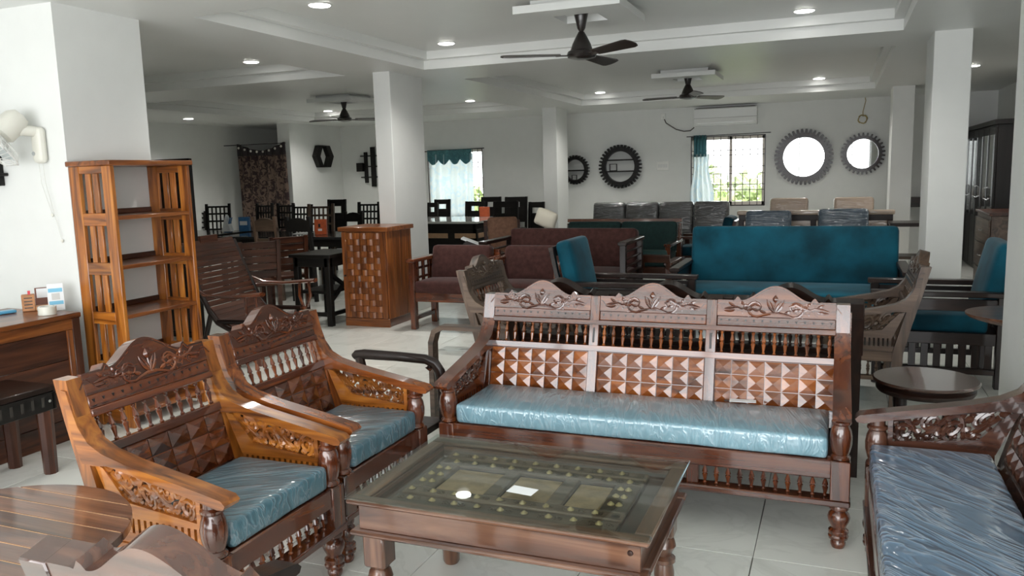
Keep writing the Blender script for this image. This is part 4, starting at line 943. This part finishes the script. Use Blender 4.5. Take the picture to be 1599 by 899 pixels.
for k, (lb, x, y, Y, w) in enumerate([('cutout back dining chair in front of the pale curtain', 691, 311, 14.5, .34), ('cutout back dining chair at the right edge of the curtained window', 742, 314, 13.95, .40), ('tall cutout back dining chair behind the pale table, middle one', 767, 307, 14.6, .42), ('tall cutout back dining chair behind the pale table, right one', 806, 307, 14.6, .46),
        ('dark cutout back dining chair nearest the slim pillar', 838, 315, 12.7, .28), ('dark cutout back dining chair right of the pale table', 790, 314, 12.3, .44), ('dark dining chair at the left end of the pale table', 676, 316, 13.72, .22)]):
    px_chair(lb, x, y, Y, .0 if k else .1, style='cutout', w=w, group='cutout back dining chairs')
t = carton('carton', 'small orange carton on the pale topped table', 757, 338, .762, .17, .08, .17, OR, .2)
# low dark recliner side in front of the pale table
t = thing('magazine_rack', 'dark slanted box with white papers beside the brown sofa', 'rack', (-4.0, 8.75, 0), .3); m = MB(); m.prism([(-.25, 0), (.25, 0), (.32, .55), (-.1, .72), (-.22, .6)], 'y', 0, .3); m.build('slanted_box', wood('dark', 'x'), t); m = MB(); m.m = Matrix.Translation((-.08, .02, .70)) @ Matrix.Rotation(.38, 4, 'Y'); m.box(-.1, .15, 0, .2, .0, .02); m.build('paper_stack', PAPER, t)

# ------------------------------------------------------------------ things on the walls
def gear(name, label, cat, px, py, r_out, teeth, mirror=False, kind='black', shelves=()):
    q = aty(px, py, BACK); t = thing(name, label, cat, (q.x, BACK-.012, q.z)); r1, r0 = r_out*.86, r_out*.70
    m = MB(); N = 48; dep = .12 if not mirror else .05
    vs, fs = [], []
    for k in range(N):
        a = 2*PI*k/N
        for r, y in ((r0, 0), (r1, 0), (r1, -dep), (r0, -dep)): vs.append((r*math.cos(a), y, r*math.sin(a)))
    for k in range(N):
        b, c = 4*k, 4*((k+1) % N)
        for j in range(4): fs.append((b+j, b+(j+1) % 4, c+(j+1) % 4, c+j))
    m.add(vs, fs); m.build('ring', wood(kind, 'x'), t)
    tooth = MB().prism([(r1-.012, -r_out*.052), (r_out, -r_out*.036), (r_out, r_out*.036), (r1-.012, r_out*.052)], 'y', -dep+.01, -.012).mesh('tooth', wood(kind, 'x'))
    for k in range(teeth): put(tooth, 'tooth', t, (0, 0, 0), (0, 2*PI*(k+.5)/teeth, 0))
    if mirror: MB().lathe([(0, -.020), (r0+.01, -.020), (r0+.01, -.014), (0, -.014)], seg=48, ax='y').build('mirror_glass', MIRROR, t)
    for z, a, b in shelves: bx('shelf', wood('black', 'x'), t, a*r_out, b*r_out, -.12, 0, z*r_out-.012, z*r_out+.012)
    return t, q
t, q = gear('gear_shelf', 'large black gear shaped wall shelf with two ledges', 'wall shelf', 970, 260, .40, 36, shelves=((.30, -.68, .68), (-.22, -.70, .70)))
f = thing('photo_frame', 'small dark square frame on the large gear shelf', 'frame', (q.x-.13, BACK-.08, q.z-.22*.40+.012))
for a, b, c, d in ((-.07, -.06, 0, .13), (.06, .07, 0, .13), (-.06, .06, 0, .01), (-.06, .06, .12, .13)): bx('frame_side', wood('black', 'z'), f, a, b, -.02, .02, c, d, .001)
t, q = gear('gear_shelf', 'smaller black gear shaped wall shelf beside the slim pillar', 'wall shelf', 900, 265, .275, 28, shelves=((-.05, -.70, .70),))
f = thing('photo_frame', 'tiny dark frame standing in the smaller gear shelf', 'frame', (q.x-.02, BACK-.07, q.z-.195))
for a, b, c, d in ((-.05, -.042, 0, .1), (.042, .05, 0, .1), (-.042, .042, .092, .1), (-.042, .042, .0, .008)): bx('frame_side', wood('black', 'z'), f, a, b, -.02, .02, c, d, .001)
gear('gear_mirror', 'large round mirror in a grey gear frame right of the window', 'mirror', 1255, 245, .475, 40, True, 'dark'); gear('gear_mirror', 'small round mirror in a grey gear frame beside the far pillar', 'mirror', 1347, 240, .345, 30, True, 'dark')
# air conditioner
q = aty(1132, 181, BACK-.2); t = thing('air_conditioner', 'white split air conditioner above the barred window', 'air conditioner', (q.x, BACK-.003, q.z))
AW = plain('ac_white', (.74, .75, .74), .22, coat=.3)
MB().prism([(0, -.15), (0, .15), (-.17, .15), (-.20, .13), (-.205, -.03), (-.185, -.09), (-.12, -.15)], 'x', -.53, .53).build('casing', AW, t, 20); bx('louvre', AW, t, -.48, .48, -.178, -.15, -.125, -.085, .004); bx('top_grille', plain('vent_grey', (.12, .11, .1), .6), t, -.50, .50, -.19, -.02, .15, .158); MB().box(-.53, .53, -.208, -.203, -.025, -.021).build('panel_seam', plain('vent_grey', (.12, .11, .1), .6), t)
pts = [aty(x, y, BACK-.02) for x, y in ((1036, 183), (1040, 192), (1048, 197), (1056, 202), (1068, 205), (1078, 204), (1084, 199))]
o = MB().tube(pts, .010, 6).build('power_cable', plain('grey_cable', (.10, .09, .08), .6)); tag(o, 'grey power cable sagging left of the air conditioner', 'cable')
q = aty(1036, 182, BACK); t = thing('wall_socket', 'small white socket box left of the air conditioner', 'socket', (q.x, BACK-.001, q.z)); bx('box', WHITE, t, -.04, .04, -.03, 0, -.05, .05); bx('plug', WHITE, t, -.02, .02, -.06, -.03, -.04, .0)
q = aty(1035, 259, BACK); t = thing('switch_board', 'white electrical switch board beside the large gear shelf', 'switch board', (q.x, BACK-.001, q.z)); bx('plate', WHITE, t, -.11, .11, -.012, 0, -.08, .08)
for k in range(4): bx('switch', AW, t, -.085+k*.045, -.05+k*.045, -.018, -.012, -.03, .03, .002)
q0, q1 = aty(1351, 152, BACK-.02), aty(1347, 186, BACK-.02); YL = plain('yellow_wire', (.30, .22, .06), .5); t = thing('hanging_wire', 'coil of yellow wire hanging above the small gear mirror', 'wire', (q1.x, BACK-.02, q1.z))
MB().tube([(q0.x-q1.x, 0, q0.z-q1.z), (.04, 0, .3), (.0, 0, .12), (.005, 0, .04)], .006, 5).build('lead', YL, t); MB().tube([((.06+.008*(k % 3))*math.cos(k*.5), -.01+.004*math.sin(k), (.06+.008*(k % 3))*math.sin(k*.5)) for k in range(40)], .006, 5).build('coil', YL, t)
# hexagonal shelf on the pier, plank shelf on the back wall
t = thing('hexagon_shelf', 'black hexagonal wall shelf with a pointed opening on the pier', 'wall shelf', (-9.838, 14.10, 1.95))
for s in (-1, 1): m = MB(); m.prism([(s*.05, .215), (s*.19, .215), (s*.31, .0), (s*.19, -.215), (s*.05, -.215), (s*.16, 0)], 'x', 0, .10); m.build('side_panel', wood('black', 'z'), t)
bx('top_edge', wood('black', 'y'), t, 0, .1, -.19, .19, .205, .22); bx('bottom_edge', wood('black', 'y'), t, 0, .1, -.19, .19, -.22, -.205)
q = aty(577, 260, BACK); t = thing('plank_shelf', 'black wall shelf of overlapping planks left of the white pillar', 'wall shelf', (q.x, BACK-.001, q.z))
for a, b, c, d in ((-.10, -.03, -.34, .30), (.06, .16, -.42, .40), (.26, .34, -.34, .30)): bx('plank', wood('black', 'z'), t, a, b, -.05, 0, c, d)
for z in (-.22, .0, .22): bx('rod', wood('black', 'x'), t, -.2, .5, -.035, -.015, z-.012, z+.012)
bx('block', wood('black', 'x'), t, -.25, -.10, -.12, 0, -.10, .08)
# curtains
def curtain(name, label, x0, x1, z0, z1, y, folds, mat, amp=.04, topfn=None, axis='x', narrow=None):
    def fn(u, v):
        z = z0+(z1-z0)*v
        if topfn and v > .8: z += topfn(u)*(v-.8)/.2
        uu = u
        x = x0+(x1-x0)*uu
        if narrow: c = (x0+x1)/2-.04; x = c+(x-c)*narrow(v)
        return (x, y+amp*math.sin(u*folds*2*PI+.6*math.sin(v*4)), z)
    return MB().sheet(fn, folds*10, 24).build(name, mat, None, 80)
CB = curtain_mat('pale_patterned_voile', (.60, .66, .66), (.50, .62, .68), .55, (7, 7, 7)); CT = curtain_mat('teal_valance', (.05, .135, .155), (.07, .19, .21), .3, (20, 20, 20)); DM = curtain_mat('maroon_damask', (.024, .010, .010), (.15, .10, .075), 0, (11, 11, 11), .46, .54)
t = thing('window_curtain', 'pale translucent curtain with scalloped teal valance', 'curtain', (0, 0, 0)); o = curtain('curtain_panel', '', WL[0]+.05, WL[0]+1.02, .60, 1.92, BACK-.06, 5, CB, .025); o.parent = t
def scal(u, v): z = 2.0-v*(.19+.10*abs(math.sin(u*PI*4))); return (WL[0]+.03+.98*u, BACK-.09+.012*math.sin(u*40), z)
MB().sheet(scal, 48, 8).build('valance', CT, t, 80); MB().tube([(WL[0]-.08, BACK-.07, 1.985), (WL[1]+.08, BACK-.07, 2.01)], .010, 6).build('curtain_rod', BLACK, t)
t = thing('window_curtain', 'bunched white and teal curtain at the left of the right window', 'curtain', (0, 0, 0))
o = curtain('curtain_panel', '', WR[0]-.01, WR[0]+.40, .86, 1.75, BACK-.07, 4, CB, .035, narrow=lambda v: 1.0-.35*v+.1*math.sin(v*7)); o.parent = t
o = curtain('gathered_head', '', WR[0]+.05, WR[0]+.27, 1.70, 2.08, BACK-.075, 4, CT, .03); o.parent = t; MB().tube([(WR[0]-.08, BACK-.06, 2.06), (WR[1]+.1, BACK-.06, 2.08)], .008, 6).build('curtain_rod', BLACK, t)
t = thing('damask_curtain', 'dark maroon damask curtain hanging at the left wall corner', 'curtain', (0, 0, 0)); ca, cb = aty(370, 222, 13.0), aty(446, 224, 13.0); bx('rod_bracket', BLACK, t, -9.99, -9.96, 12.99, 13.1, 2.19, 2.21)
sag = lambda u: -.14*math.sin(min(1, max(0, (u-.02)/.96))*PI)**1.2
o = curtain('curtain_panel', '', ca.x, cb.x, .2, 2.05, 13.0, 6, DM, .025); o.parent = t
MB().sheet(lambda u, v: (ca.x+(cb.x-ca.x)*u, 12.985+.025*math.sin(u*6*2*PI), 1.98+(.24+sag(u))*v), 60, 6).build('eyelet_heading', plain('black_maroon', (.012, .006, .007), .6), t, 80)
ey = MB().lathe([(.0, -.01), (.022, -.01), (.022, .0), (0, 0)], seg=12, ax='y').mesh('eyelet', plain('light_eyelet', (.6, .58, .52), .3))
for k in range(8): u = (k+.5)/8; put(ey, 'eyelet', t, (ca.x+(cb.x-ca.x)*u, 12.95, 1.98+(.24+sag(u))*.7))
MB().tube([(LEFT, 13.0, 2.2), (cb.x, 13.0, 2.2)], .008, 6).build('curtain_rod', BLACK, t)

# ------------------------------------------------------------------ wardrobes and chests in the right bay
def wardrobe(label, loc, rz, w, h, d, n):
    t = thing('wardrobe', label, 'wardrobe', loc, rz, 'dark wardrobes in the right bay'); K = wood('black', 'z'); bx('body', K, t, 0, w, 0, d, 0, h); bx('cornice', wood('black', 'x'), t, -.03, w+.03, -.04, d, h, h+.06)
    for k in range(n):
        a, b = w*k/n+.01, w*(k+1)/n-.01; dr = MB().box(a, b, -.025, -.001, .06, h-.03, .003).build('door', K, t); MB().box(a+.08, b-.08, -.030, -.024, .75, h-.12).build('mirror_panel', plain('dim_mirror', (.55, .57, .56), .08, metal=1), dr)
        hx = b-.04 if k % 2 == 0 else a+.04; MB().tube([(hx, -.027, 1.0), (hx, -.06, 1.02), (hx, -.06, 1.14), (hx, -.027, 1.16)], .006, 6).build('handle', STEEL, dr)
wardrobe('dark wardrobe with mirror strips facing the camera by the back wall', (1.50, 14.25, 0), 0, .76, 1.92, .55, 2)
wardrobe('dark wardrobe with mirror strips along the right wall', (1.80, 14.1, 0), -PI/2, 2.6, 1.93, .45, 6)
def chest(label, loc, rz, w, h, d, kind):
    t = thing('chest_of_drawers', label, 'chest', loc, rz, 'chests in the right bay'); bx('body', wood(kind, 'x'), t, 0, w, 0, d, 0, h-.03); bx('top', wood('brown', 'x'), t, -.02, w+.02, -.02, d, h-.03, h)
    for k in range(3):
        z0_, z1_ = .06+k*(h-.12)/3, .06+(k+1)*(h-.12)/3-.015; dr = MB().box(.02, w-.02, -.018, -.001, z0_, z1_, .003).build('drawer', wood(kind, 'x'), t); MB().tube([(w/2-.05, -.02, (z0_+z1_)/2), (w/2-.04, -.04, (z0_+z1_)/2), (w/2+.04, -.04, (z0_+z1_)/2), (w/2+.05, -.02, (z0_+z1_)/2)], .005, 6).build('handle', STEEL, dr)
chest('tall grey brown chest of drawers with brown top in the right bay', (1.50, 10.6, 0), -PI/2, .9, .95, .42, 'grey'); chest('low dark chest between the two pillars on the right', (1.02, 10.75, 0), 0, .25, .62, .4, 'dark')
